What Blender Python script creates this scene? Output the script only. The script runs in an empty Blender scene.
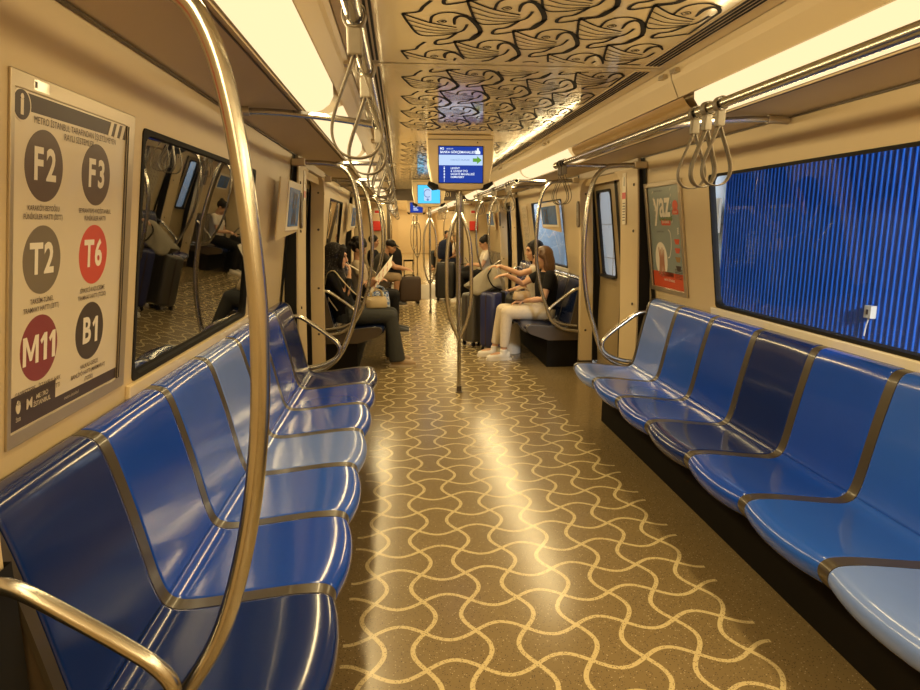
import bpy, bmesh, math, random
from mathutils import Vector, Matrix
random.seed(7)
PI = math.pi
scene = bpy.context.scene
COL = scene.collection

# ------------------------------------------------------------------ materials
def nmat(name):
    m = bpy.data.materials.new(name); m.use_nodes = True
    nt = m.node_tree; nt.nodes.clear()
    out = nt.nodes.new('ShaderNodeOutputMaterial')
    return m, nt, out

def pm(name, col, rough=.5, metal=0., coat=0., spec=.5, var=.06, scale=9., bump=0., bscale=60., trans=0., aniso=0.):
    """principled material whose colour is varied a little by noise"""
    m, nt, out = nmat(name)
    N, L = nt.nodes, nt.links
    p = N.new('ShaderNodeBsdfPrincipled')
    tc = N.new('ShaderNodeTexCoord'); nz = N.new('ShaderNodeTexNoise')
    nz.inputs['Scale'].default_value = scale; nz.inputs['Detail'].default_value = 4
    L.new(tc.outputs['Object'], nz.inputs['Vector'])
    mx = N.new('ShaderNodeMix'); mx.data_type = 'RGBA'
    c = Vector(col[:3])
    mx.inputs[6].default_value = (*(c * (1 - var)), 1); mx.inputs[7].default_value = (*[min(1, x) for x in c * (1 + var)], 1)
    L.new(nz.outputs['Fac'], mx.inputs[0]); L.new(mx.outputs[2], p.inputs['Base Color'])
    p.inputs['Roughness'].default_value = rough; p.inputs['Metallic'].default_value = metal
    p.inputs['Coat Weight'].default_value = coat; p.inputs['Coat Roughness'].default_value = .05
    p.inputs['Specular IOR Level'].default_value = spec
    p.inputs['Transmission Weight'].default_value = trans
    if bump:
        b = N.new('ShaderNodeBump'); n2 = N.new('ShaderNodeTexNoise'); n2.inputs['Scale'].default_value = bscale
        n2.inputs['Detail'].default_value = 5
        L.new(tc.outputs['Object'], n2.inputs['Vector']); L.new(n2.outputs['Fac'], b.inputs['Height'])
        b.inputs['Strength'].default_value = bump; b.inputs['Distance'].default_value = .01
        L.new(b.outputs['Normal'], p.inputs['Normal'])
    L.new(p.outputs[0], out.inputs[0])
    return m

def em(name, col, strength, var=.0):
    m, nt, out = nmat(name)
    e = nt.nodes.new('ShaderNodeEmission'); e.inputs[0].default_value = (*col, 1); e.inputs[1].default_value = strength
    nt.links.new(e.outputs[0], out.inputs[0])
    return m

def math_node(nt, op, a, b=None, c=None):
    n = nt.nodes.new('ShaderNodeMath'); n.operation = op
    for i, v in enumerate((a, b, c)):
        if v is None: continue
        if isinstance(v, (int, float)): n.inputs[i].default_value = v
        else: nt.links.new(v, n.inputs[i])
    return n.outputs[0]

def glass_mat(name, tint, ior, rough=0.0):
    """thin pane: tinted see-through plus mirror reflection by Fresnel"""
    m, nt, out = nmat(name)
    N, L = nt.nodes, nt.links
    t = N.new('ShaderNodeBsdfTransparent'); t.inputs[0].default_value = (*tint, 1)
    g = N.new('ShaderNodeBsdfGlossy'); g.inputs['Roughness'].default_value = rough; g.inputs[0].default_value = (1, 1, 1, 1)
    f = N.new('ShaderNodeFresnel'); ge = N.new('ShaderNodeNewGeometry')      # same reflection from either face
    L.new(math_node(nt, 'MULTIPLY_ADD', ge.outputs['Backfacing'], 1/ior - ior, ior), f.inputs['IOR'])
    mx = N.new('ShaderNodeMixShader')
    L.new(f.outputs[0], mx.inputs[0]); L.new(t.outputs[0], mx.inputs[1]); L.new(g.outputs[0], mx.inputs[2])
    L.new(mx.outputs[0], out.inputs[0])
    return m

def floor_mat():
    m, nt, out = nmat('floor_vinyl')
    N, L = nt.nodes, nt.links
    M = lambda op, a, b=None, c=None: math_node(nt, op, a, b, c)
    tc = N.new('ShaderNodeTexCoord'); sx = N.new('ShaderNodeSeparateXYZ'); L.new(tc.outputs['Object'], sx.inputs[0])
    x, y = sx.outputs[0], sx.outputs[1]
    PX, PY, A = .1925, .2033, .046
    u = M('DIVIDE', M('ADD', x, .646 + .013), PX)       # line m at u = m
    v = M('DIVIDE', M('SUBTRACT', y, 1.94), PY)
    # transverse lines: v_line = n + a (-1)^(n) sin(pi u); periodic by shifting the phase with parity of the nearest line
    def family(p, q, amp, sgn):
        best = None
        for off in (0, 1):                              # even lines, odd lines
            n = M('ADD', M('MULTIPLY', M('ROUND', M('DIVIDE', M('SUBTRACT', p, off), 2.)), 2.), off)
            wave = M('MULTIPLY', M('SINE', M('MULTIPLY', q, PI)), amp * sgn * (1 if off == 0 else -1))
            slope = M('MULTIPLY', M('COSINE', M('MULTIPLY', q, PI)), amp * PI)
            norm = M('SQRT', M('ADD', M('MULTIPLY', slope, slope), 1.))
            d = M('DIVIDE', M('ABSOLUTE', M('SUBTRACT', M('SUBTRACT', p, n), wave)), norm)
            best = d if best is None else M('MINIMUM', best, d)
        return best
    tr = M('MULTIPLY', family(v, u, A / PY, -1), PY)
    lo = M('MULTIPLY', family(u, v, A / PX, 1), PX)
    okl = M('MULTIPLY', M('GREATER_THAN', u, -.3), M('LESS_THAN', u, 7.3))
    okt = M('MULTIPLY', M('GREATER_THAN', u, -.55), M('LESS_THAN', u, 7.55))
    W = .0088
    l1 = M('MULTIPLY', M('LESS_THAN', tr, W), okt); l2 = M('MULTIPLY', M('LESS_THAN', lo, W), okl)
    line = M('MAXIMUM', l1, l2)
    # terrazzo specks
    vo = N.new('ShaderNodeTexVoronoi'); vo.inputs['Scale'].default_value = 150; L.new(tc.outputs['Object'], vo.inputs['Vector'])
    speck = M('LESS_THAN', vo.outputs['Distance'], .34)
    nz = N.new('ShaderNodeTexNoise'); nz.inputs['Scale'].default_value = 3.; nz.inputs['Detail'].default_value = 6; L.new(tc.outputs['Object'], nz.inputs['Vector'])
    sep = N.new('ShaderNodeSeparateColor'); L.new(vo.outputs['Color'], sep.inputs[0])
    base = N.new('ShaderNodeMix'); base.data_type = 'RGBA'; L.new(nz.outputs['Fac'], base.inputs[0])
    base.inputs[6].default_value = (.185, .132, .062, 1); base.inputs[7].default_value = (.235, .17, .083, 1)
    b2 = N.new('ShaderNodeMix'); b2.data_type = 'RGBA'; L.new(base.outputs[2], b2.inputs[6]); b2.inputs[7].default_value = (.09, .065, .04, 1)
    L.new(M('MULTIPLY', speck, M('LESS_THAN', sep.outputs[0], .30)), b2.inputs[0])
    b3 = N.new('ShaderNodeMix'); b3.data_type = 'RGBA'; L.new(b2.outputs[2], b3.inputs[6]); b3.inputs[7].default_value = (.45, .36, .22, 1)
    L.new(M('MULTIPLY', speck, M('GREATER_THAN', sep.outputs[0], .9)), b3.inputs[0])
    lc = N.new('ShaderNodeMix'); lc.data_type = 'RGBA'; lc.inputs[6].default_value = (.60, .49, .27, 1); lc.inputs[7].default_value = (.24, .175, .085, 1)
    L.new(M('MULTIPLY', speck, M('LESS_THAN', sep.outputs[1], .6)), lc.inputs[0])
    fin = N.new('ShaderNodeMix'); fin.data_type = 'RGBA'; L.new(line, fin.inputs[0]); L.new(b3.outputs[2], fin.inputs[6]); L.new(lc.outputs[2], fin.inputs[7])
    p = N.new('ShaderNodeBsdfPrincipled'); L.new(fin.outputs[2], p.inputs['Base Color'])
    n3 = N.new('ShaderNodeTexNoise'); n3.inputs['Scale'].default_value = 40; L.new(tc.outputs['Object'], n3.inputs['Vector'])
    L.new(M('MULTIPLY_ADD', n3.outputs['Fac'], .07, .185), p.inputs['Roughness'])
    p.inputs['Specular IOR Level'].default_value = .55
    L.new(p.outputs[0], out.inputs[0])
    return m

def rib_mat():
    m, nt, out = nmat('ribbed_blue')
    N, L = nt.nodes, nt.links
    tc = N.new('ShaderNodeTexCoord'); nz = N.new('ShaderNodeTexNoise'); nz.inputs['Scale'].default_value = 2.
    L.new(tc.outputs['Object'], nz.inputs['Vector'])
    mx = N.new('ShaderNodeMix'); mx.data_type = 'RGBA'; L.new(nz.outputs['Fac'], mx.inputs[0])
    mx.inputs[6].default_value = (.012, .12, .62, 1); mx.inputs[7].default_value = (.02, .16, .74, 1)
    p = N.new('ShaderNodeBsdfPrincipled'); L.new(mx.outputs[2], p.inputs['Base Color'])
    p.inputs['Roughness'].default_value = .4
    L.new(p.outputs[0], out.inputs[0])
    return m

MT = {}
MT['cream'] = pm('cream_panel', (.63, .50, .305), .45, coat=.0, var=.03, scale=3)
MT['cream_hi'] = pm('cream_gloss', (.78, .63, .38), .12, coat=.25, var=.03, scale=2)
MT['cream_dk'] = pm('cream_shade', (.40, .32, .22), .4, var=.05)
MT['door'] = pm('door_panel', (.31, .235, .13), .32, coat=.2, var=.05, scale=4)
MT['alu'] = pm('frame_alu', (.50, .42, .31), .33, metal=.65, var=.05)
MT['black'] = pm('black_rubber', (.012, .011, .010), .65, spec=.2)
MT['dark'] = pm('dark_base', (.010, .008, .006), .8, spec=.1, var=.2)
MT['darkbrown'] = pm('dark_brown', (.07, .05, .032), .4, var=.15)
MT['steel'] = pm('steel_tube', (.50, .475, .425), .25, metal=1., var=.04, scale=30)
MT['strip'] = pm('seat_strip', (.062, .049, .033), .34, metal=.2, coat=.2, var=.08)
MT['leather'] = pm('strap_grey', (.13, .105, .075), .5, var=.12, scale=60)
MT['white'] = pm('white_sheet', (.80, .74, .62), .5, var=.02)
MT['paper'] = pm('poster_paper', (.70, .61, .46), .3, coat=.4, var=.02)
MT['ink'] = pm('ink_dark', (.055, .035, .03), .4)
MT['ink2'] = pm('ink_text', (.11, .075, .055), .5)
MT['brownc'] = pm('circle_brown', (.105, .066, .045), .35)
MT['greyc'] = pm('circle_grey', (.19, .155, .115), .35)
MT['redc'] = pm('circle_red', (.60, .085, .06), .35)
MT['maroonc'] = pm('circle_maroon', (.24, .045, .055), .35)
MT['darkc'] = pm('circle_black', (.06, .045, .04), .35)
MT['lit'] = em('light_warm', (1.25, .95, .52), 1.0)
MT['unlit'] = pm('unlit_diffuser', (.40, .255, .105), .25, coat=.3)
MT['floor'] = floor_mat()
MT['ribs'] = rib_mat()
MT['glassL'] = glass_mat('glass_tinted', (.55, .53, .5), 2.3)
MT['glassR'] = glass_mat('glass_clear', (.92, .95, .97), 1.45)
MT['red'] = pm('red_paint', (.62, .03, .02), .4)
MT['teal'] = pm('poster_teal', (.26, .31, .29), .35, coat=.3)
MT['orange'] = pm('poster_red', (.62, .085, .03), .4)
MT['blue_scr'] = em('screen_blue', (.022, .055, .36), 1.0)
MT['pale_scr'] = em('screen_pale', (.55, .72, 1.), 1.0)
MT['cyan_scr'] = em('screen_cyan', (.10, .62, 1.), 1.15)
MT['white_scr'] = em('screen_white', (.85, .92, 1.), 1.1)
MT['green_scr'] = em('screen_green', (.16, .42, .06), .9)
MT['mid_scr'] = em('screen_mid', (.16, .30, .62), .9)
MT['dk_scr'] = em('screen_dark', (.02, .02, .04), .8)
MT['wall_out'] = pm('platform_white', (.62, .70, .80), .5, var=.03)
MT['tunnel'] = pm('tunnel_dark', (.015, .014, .013), .9)
MT['seat_navy'] = pm('seat_navy', (.005, .019, .115), .17, coat=.3, spec=.4, var=.05)
MT['seat_blue'] = pm('seat_blue', (.007, .055, .40), .17, coat=.3, spec=.4, var=.05)
MT['seat_mid'] = pm('seat_mid', (.02, .09, .48), .17, coat=.3, spec=.4, var=.05)
MT['seat_light'] = pm('seat_light', (.15, .24, .60), .17, coat=.3, spec=.4, var=.05)
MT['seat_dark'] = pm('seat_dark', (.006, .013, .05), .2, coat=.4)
MT['art'] = pm('art_black', (.012, .009, .008), .6, spec=.15)

# ------------------------------------------------------------------ mesh builder
class MB:
    def __init__(s): s.bm = bmesh.new(); s.mi = 0
    def face(s, vs, mi=None):
        try: f = s.bm.faces.new(vs)
        except ValueError: return None
        f.material_index = s.mi if mi is None else mi
        return f
    def v(s, p): return s.bm.verts.new(p)
    def poly(s, pts): return s.face([s.v(p) for p in pts])
    def box(s, lo, hi, f=lambda p: p):
        x0, y0, z0 = lo; x1, y1, z1 = hi
        P = [s.v(f(Vector(p))) for p in ((x0,y0,z0),(x1,y0,z0),(x1,y1,z0),(x0,y1,z0),(x0,y0,z1),(x1,y0,z1),(x1,y1,z1),(x0,y1,z1))]
        for q in ((0,3,2,1),(4,5,6,7),(0,1,5,4),(1,2,6,5),(2,3,7,6),(3,0,4,7)): s.face([P[i] for i in q])
    def grid(s, rows, closed_u=False):
        V = [[s.v(p) for p in r] for r in rows]
        n = len(V[0])
        for i in range(len(V) - 1):
            for j in range(n if closed_u else n - 1):
                k = (j + 1) % n
                s.face([V[i][j], V[i][k], V[i+1][k], V[i+1][j]])
        return V
    def tube(s, pts, r, seg=10, cap=True, flat=None):
        """round tube along pts; r number or list; flat=(side vector, ratio) squashes sections along the other axis"""
        pts = [Vector(p) for p in pts]; n = len(pts)
        R = r if isinstance(r, (list, tuple)) else [r] * n
        T = []
        for i in range(n):
            d = pts[min(i+1, n-1)] - pts[max(i-1, 0)]
            T.append(d.normalized() if d.length > 1e-9 else Vector((0, 0, 1)))
        a = Vector((0, 0, 1)) if abs(T[0].z) < .9 else Vector((0, 1, 0))
        u = T[0].cross(a).normalized(); rows = []
        for i in range(n):
            u = (u - T[i] * u.dot(T[i])).normalized(); w = T[i].cross(u)
            if flat:
                sv = Vector(flat[0]); sv = (sv - T[i] * sv.dot(T[i])).normalized(); dv = T[i].cross(sv)
                rows.append([pts[i] + sv * (R[i] * math.cos(2*PI*k/seg)) + dv * (R[i] * flat[1] * math.sin(2*PI*k/seg)) for k in range(seg)])
            else:
                rows.append([pts[i] + u * (R[i] * math.cos(2*PI*k/seg)) + w * (R[i] * math.sin(2*PI*k/seg)) for k in range(seg)])
        V = s.grid(rows, True)
        if cap:
            s.face(V[0][::-1]); s.face(V[-1])
    def loft(s, st, side, seg=16):
        """stations (center, half width along side, half depth across)"""
        side = Vector(side).normalized(); rows = []; n = len(st)
        for i, (c, a, b) in enumerate(st):
            c = Vector(c); d = (Vector(st[min(i+1, n-1)][0]) - Vector(st[max(i-1, 0)][0])).normalized()
            sv = (side - d * side.dot(d)).normalized(); dv = d.cross(sv)
            rows.append([c + sv * (a * math.cos(2*PI*k/seg)) + dv * (b * math.sin(2*PI*k/seg)) for k in range(seg)])
        V = s.grid(rows, True); s.face(V[0][::-1]); s.face(V[-1])
    def ellipsoid(s, c, r, M=None, seg=16, rings=10):
        c = Vector(c); M = M or Matrix.Identity(3); rows = []
        for i in range(1, rings):
            t = PI * i / rings
            rows.append([c + M @ Vector((r[0]*math.sin(t)*math.cos(2*PI*k/seg), r[1]*math.sin(t)*math.sin(2*PI*k/seg), r[2]*math.cos(t))) for k in range(seg)])
        V = s.grid(rows, True)
        a = s.v(c + M @ Vector((0, 0, r[2]))); b = s.v(c - M @ Vector((0, 0, r[2])))
        for k in range(seg):
            s.face([a, V[0][(k+1) % seg], V[0][k]]); s.face([b, V[-1][k], V[-1][(k+1) % seg]])
    def prism(s, poly, f, d0, d1):
        """2D polygon extruded between d0 and d1; f(u, v, d) -> world"""
        A = [s.v(f(u, v, d0)) for u, v in poly]; B = [s.v(f(u, v, d1)) for u, v in poly]
        s.face(A[::-1]); s.face(B)
        for i in range(len(poly)):
            j = (i + 1) % len(poly); s.face([A[i], A[j], B[j], B[i]])
    def ring(s, outer, inner, f, d0, d1):
        n = len(outer)
        Q = [[s.v(f(u, v, d)) for u, v in l] for l, d in ((outer, d0), (outer, d1), (inner, d1), (inner, d0))]
        for i in range(n):
            j = (i + 1) % n
            for a, b in ((0, 1), (1, 2), (2, 3), (3, 0)): s.face([Q[a][i], Q[a][j], Q[b][j], Q[b][i]])
    def ribbon(s, pts, w, f):
        """flat stroke in a plane, pts 2D, w width (number or list), f(u, v) -> world"""
        n = len(pts); W = w if isinstance(w, (list, tuple)) else [w] * n
        pv = None
        for i in range(n):
            a, b = pts[max(i-1, 0)], pts[min(i+1, n-1)]
            dx, dy = b[0]-a[0], b[1]-a[1]; l = math.hypot(dx, dy) or 1
            nx, ny = -dy/l*W[i]/2, dx/l*W[i]/2
            q = (s.v(f(pts[i][0]+nx, pts[i][1]+ny)), s.v(f(pts[i][0]-nx, pts[i][1]-ny)))
            if pv: s.face([pv[0], q[0], q[1], pv[1]])
            pv = q

def smooth_line(pts, n=6):
    """Catmull-Rom through pts of any dimension"""
    P = [Vector(p) for p in pts]; out = []
    for i in range(len(P) - 1):
        p0, p1, p2, p3 = P[max(i-1, 0)], P[i], P[i+1], P[min(i+2, len(P)-1)]
        for k in range(n):
            t = k / n
            out.append(.5 * ((2*p1) + (p2-p0)*t + (2*p0-5*p1+4*p2-p3)*t*t + (3*p1-p0-3*p2+p3)*t**3))
    out.append(P[-1]); return out

def rrect(w, h, r, n=5, cx=0, cy=0):
    o = []
    for qx, qy, a0 in ((1, 1, 0), (-1, 1, 90), (-1, -1, 180), (1, -1, 270)):
        for k in range(n + 1):
            a = math.radians(a0 + 90 * k / n)
            o.append((cx + qx*(w/2-r) + r*math.cos(a), cy + qy*(h/2-r) + r*math.sin(a)))
    return o

def circle(cx, cy, r, n=32, ry=None):
    return [(cx + r*math.cos(2*PI*k/n), cy + (ry or r)*math.sin(2*PI*k/n)) for k in range(n)]

def root(name, label, cat, loc=(0, 0, 0), rz=0, group=None, kind=None):
    o = bpy.data.objects.new(name, None); COL.objects.link(o); o.empty_display_size = .1
    o.location = loc; o.rotation_euler = (0, 0, rz)
    if label: o['label'] = label
    if cat: o['category'] = cat
    if group: o['group'] = group
    if kind: o['kind'] = kind
    return o

def rmat(o): return Matrix.Translation(o.location) @ Matrix.Rotation(o.rotation_euler.z, 4, 'Z')

def chain_mat(o):
    m = o.matrix_basis.copy() if o.type != 'EMPTY' or o.parent else rmat(o)
    if o.parent: m = chain_mat(o.parent) @ o.matrix_parent_inverse @ m
    return m

def obj(name, mb, mat, parent=None, smooth=True, angle=35, local=False, label=None, bevel=0, fix=True):
    """link one mesh object; coordinates are world (local=True: in the parent's frame)"""
    me = bpy.data.meshes.new(name)
    if fix: bmesh.ops.recalc_face_normals(mb.bm, faces=mb.bm.faces)
    mb.bm.to_mesh(me); mb.bm.free()
    for m in (mat if isinstance(mat, (list, tuple)) else [mat]): me.materials.append(MT[m] if isinstance(m, str) else m)
    if smooth:
        for p in me.polygons: p.use_smooth = True
        me.set_sharp_from_angle(angle=math.radians(angle))
    o = bpy.data.objects.new(name, me); COL.objects.link(o)
    if parent is not None:
        o.parent = parent
        if not local: o.matrix_parent_inverse = chain_mat(parent).inverted()
    if bevel:
        b = o.modifiers.new('bevel', 'BEVEL'); b.width = bevel; b.segments = 2; b.limit_method = 'ANGLE'
    if label: o['label'] = label
    return o

def tag(o, label, cat, group=None, kind=None):
    if label: o['label'] = label
    if cat: o['category'] = cat
    if group: o['group'] = group
    if kind: o['kind'] = kind
    return o

def struct(name, mb, mat, parent=None, **k):
    o = obj(name, mb, mat, parent, **k)
    if parent is None: o['kind'] = 'structure'
    return o

KIDS = {}
def copy_tree(src, label=None, loc=None, group=None, rz=None):
    def rec(o, parent):
        c = o.copy(); COL.objects.link(c)
        if parent is not None: c.parent = parent; c.matrix_parent_inverse = o.matrix_parent_inverse.copy()
        for ch in list(o.children): rec(ch, c)
        return c
    c = rec(src, None)
    if loc is not None: c.location = loc
    if rz is not None: c.rotation_euler = (0, 0, rz)
    if label: c['label'] = label
    if group: c['group'] = group
    return c

_txt = {}
def text_into(mb, s, size, f, align='CENTER', bold=0., sx=1.):
    """flat lettering into a mesh; f(u, v) -> world"""
    key = (s, align, bold)
    if key not in _txt:
        cu = bpy.data.curves.new('t', 'FONT'); cu.body = s; cu.size = 1; cu.align_x = align; cu.align_y = 'CENTER'
        cu.offset = bold; cu.resolution_u = 3
        o = bpy.data.objects.new('t', cu); COL.objects.link(o)
        dg = bpy.context.evaluated_depsgraph_get(); me = bpy.data.meshes.new_from_object(o.evaluated_get(dg))
        _txt[key] = ([v.co.copy() for v in me.vertices], [list(p.vertices) for p in me.polygons])
        bpy.data.objects.remove(o); bpy.data.curves.remove(cu); bpy.data.meshes.remove(me)
    V, F = _txt[key]
    vs = [mb.v(f(v.x*size*sx, v.y*size)) for v in V]
    for q in F: mb.face([vs[i] for i in q])

ORD = ['first', 'second', 'third', 'fourth', 'fifth', 'sixth', 'seventh', 'eighth', 'ninth', 'tenth', 'eleventh', 'twelfth']
SIDE = {-1: 'left', 1: 'right'}

# ------------------------------------------------------------------ section of the car (X across, Y along, Z up)
def wx(z):                                   # inner face of the side wall
    if z < .95: return 1.422
    if z < 1.79: return 1.41 - .1351*(z - 1.04)
    return {True: 1.309 - (z-1.79)*.1}.get(z < 1.87, 1.301 - (z-1.87)*.19)
def wallmap(s, y0, z0, off=0.):
    """u to the viewer's right on that wall, v up along the lean, d out of the wall into the car"""
    t = Vector((s*-.1351, 0, 1)).normalized(); n = Vector((-s, 0, -.1351)).normalized()
    u = Vector((0, 1 if s < 0 else -1, 0)); o = Vector((s*(1.41 - .1351*(z0-1.04)), y0, z0)) + n*off
    return lambda a, b, d=0.: o + u*a + t*b + n*d
# ------------------------------------------------------------------ setting
Y0, YEND, C2A, C2B = -4.2, 13.95, 15.3, 34.5
mb = MB(); mb.box((-1.6, Y0, -.06), (1.6, C2B, 0.)); struct('floor', mb, 'floor', smooth=False)

CEIL = 2.228
WINS = {-1: [(2.12, 3.66), (7.42, 8.98)], 1: [(2.08, 3.78), (7.38, 9.08)]}
DOORS = [5.62, 10.92]
ZB, ZT = 1.0, 1.785
def build_wall(s, ya, yb, wins, doors):
    mb = MB()
    cuts = sorted({ya, yb, *[c for w in wins for c in w], *[c for d in doors for c in (d-.42, d+.79)]})
    low = [0, .5, .95, ZB]; mid = [ZB, 1.4, ZT]; top = [ZT, 1.87, 1.93, 1.987]
    for a, b in zip(cuts, cuts[1:]):
        m = (a + b) / 2
        isw = any(p < m < q for p, q in wins); isd = any(-.42 < m - d < .79 for d in doors)
        zs = [top[1:]] if isd else ([low, top] if isw else [low + mid[1:] + top[1:]])
        for l in zs:
            mb.grid([[(s*wx(z), y, z) for y in (a, b)] for z in l])
    return mb
for s in (-1, 1):
    o = struct('wall_' + SIDE[s], build_wall(s, Y0, YEND, WINS[s], DOORS), 'cream', angle=20)
    o2 = struct('wall_%s_rear' % SIDE[s], build_wall(s, C2A, C2B, [], []), 'cream', angle=20)

# ceiling: flat centre panels with joints, cove flanks, undersides
mb = MB(); joints = [Y0, -2.17, .48, 3.13, 5.78, 8.43, 11.08, YEND]
for a, b in zip(joints, joints[1:]):
    mb.grid([[(x, y, CEIL) for x in (-.75, .75)] for y in (a + .006, b - .006)])
for a, b in ((C2A, 19.6), (19.6, 24.9), (24.9, C2B)):
    mb.grid([[(x, y, CEIL) for x in (-.75, .75)] for y in (a + .006, b - .006)])
mb.box((-.8, Y0, CEIL + .012), (.8, C2B, CEIL + .03))
ceiling = struct('ceiling', mb, 'cream_hi', smooth=False)
for s in (-1, 1):
    mb = MB()
    for a, b in zip(joints, joints[1:]):
        mb.grid([[(s*x, y, z) for y in (a + .004, b - .004)] for x, z in ((.755, CEIL), (.768, 2.205), (.775, 2.175), (.805, 2.11), (.81, 2.098))])
    mb.grid([[(s*x, y, z) for y in (C2A, C2B)] for x, z in ((.75, CEIL), (.81, 2.098))])
    # recess behind the diffusers
    mb.grid([[(s*x, y, z) for y in (Y0, C2B)] for x, z in ((.752, CEIL + .01), (.83, 2.115), (.97, 2.03))])
    t = struct('trim_%s_cove' % SIDE[s], mb, 'cream', smooth=False)
    lb = MB()
    for j in joints[1:-1]:
        for dy in (-.07, .07):
            lb.box((s*.758 - .012, j + dy - .03, 2.195), (s*.758 + .012, j + dy + .03, 2.214))
    obj('latch', lb, 'alu', t, smooth=False)
    mb = MB()
    mb.grid([[(s*x, y, z) for y in (Y0, YEND)] for x, z in ((.966, 2.012), (1.275, 1.992), (1.279, 1.986))])
    mb.grid([[(s*x, y, z) for y in (C2A, C2B)] for x, z in ((.966, 2.012), (1.275, 1.992))])
    mb.box((s*.966 - .004, Y0, 2.004), (s*.966 + .004, YEND, 2.03))
    t = struct('trim_%s_soffit' % SIDE[s], mb, 'cream', smooth=False)
    lb = MB(); lb.box((s*1.27 - .006, Y0, 1.983), (s*1.27 + .006, YEND, 1.989)); lb.box((s*.985 - .003, Y0, 2.006), (s*.985 + .003, YEND, 2.009)); obj('shadow_gap', lb, 'darkbrown', t, smooth=False)

# rear wall behind the camera, far end wall
mb = MB(); mb.box((-1.5, Y0 - .05, 0), (1.5, Y0, 2.3)); struct('wall_back', mb, 'cream', smooth=False)
mb = MB(); mb.box((-1.5, C2B, 0), (1.5, C2B + .05, 2.3)); wf = struct('wall_far', mb, 'cream', smooth=False)
mb = MB(); mb.box((-.7, C2B - .03, 0), (.7, C2B - .005, 2.0)); obj('end_door', mb, 'cream', wf, smooth=False)

# gangway partitions, header with the car number
for s in (-1, 1):
    mb = MB(); mb.box((min(s*.80, s*1.43), YEND - .01, 0), (max(s*.80, s*1.43), YEND + .03, 2.1)); 
    mb.box((min(s*.80, s*1.43), C2A - .03, 0), (max(s*.80, s*1.43), C2A, 2.1))
    w = struct('wall_%s_gangway' % SIDE[s], mb, 'cream', smooth=False)
    mb = MB(); mb.box((s*.79 - .03, YEND - .03, 0), (s*.79 + .03, YEND + .03, 2.06)); mb.box((s*.79 - .02, YEND + .03, 0), (s*.79 + .02, C2A, 2.06))
    obj('gangway_edge', mb, 'darkbrown', w, smooth=False)
mb = MB(); mb.box((-.83, YEND - .02, 2.03), (.83, YEND + .02, 2.3)); mb.box((-1.43, YEND - .015, 2.0), (1.43, YEND + .02, 2.3)); mb.box((-.83, YEND, 2.12), (.83, C2A, 2.2))
w = struct('trim_gangway_header', mb, 'darkbrown', smooth=False)
sg = root('car_number_sign', 'dark car number sign reading E01 above the gangway opening', 'sign', (.47, YEND - .035, 2.12))
mb = MB(); mb.box((.31, YEND - .045, 2.06), (.63, YEND - .025, 2.18)); obj('sign_plate', mb, 'ink', sg, smooth=False)
mb = MB(); text_into(mb, 'E01', .13, lambda a, b: Vector((.47 + a, YEND - .048, 2.12 + b))); obj('lettering', mb, 'cream', sg, smooth=False)
for s in (-1, 1):
    mb = MB(); mb.box((s*1.03 - .085, YEND - .12, 1.37), (s*1.03 + .085, YEND - .01, 1.57))
    o = obj('extinguisher_box', mb, 'red', smooth=False, bevel=.01)
    tag(o, 'red emergency equipment box on the %s partition beside the gangway' % SIDE[s], 'emergency box')
    mb = MB(); mb.box((s*1.03 - .06, YEND - .016, 1.72), (s*1.03 + .06, YEND - .01, 1.84)); mb.mi = 1
    mb.box((s*1.03 - .045, YEND - .019, 1.735), (s*1.03 + .045, YEND - .015, 1.79))
    tag(obj('safety_sticker', mb, ['white', 'red'], smooth=False), 'small white and red safety sticker above the %s red box' % SIDE[s], 'sticker')

mb = MB(); mb.box((-.77, 13.0, 0), (.77, 16.2, .004)); struct('trim_gangway_plate', mb, pm('plate_grey', (.28, .23, .15), .4, var=.1), smooth=False)
# windows
def build_window(n, s, ya, yb, glass):
    yc = (ya + yb)/2; zc = (ZB + ZT)/2; w = yb - ya; h = (ZT - ZB)/math.cos(math.atan(.1351))
    f = wallmap(s, yc, zc); r = root('window_%d' % n, None, None, (s*wx(ZB), yc, ZB), kind='structure')
    mb = MB(); mb.ring(rrect(w + .012, h + .012, .02), rrect(w - .022, h - .022, .05), f, -.03, .004); obj('window_frame', mb, 'black', r, angle=30)
    mb = MB(); mb.poly([f(a, b, -.014) for a, b in ((-w/2+.003, -h/2+.003), (w/2-.003, -h/2+.003), (w/2-.003, h/2-.003), (-w/2+.003, h/2-.003))]); obj('pane', mb, glass, r, smooth=False, fix=False)
    mb = MB(); mb.box((-w/2 - .05, -h/2 - .055, 0), (w/2 + .05, -h/2 - .008, .016), lambda p: f(*p)); obj('window_sill', mb, 'white' if s > 0 else 'cream_hi', r, smooth=False, bevel=.004)  # right sill coloured white to carry the brightness of the outside light
    return r
k = 1
for s in (-1, 1):
    for ya, yb in WINS[s]:
        build_window(k, s, ya, yb, 'glassL' if s < 0 else 'glassR'); k += 1

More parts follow.
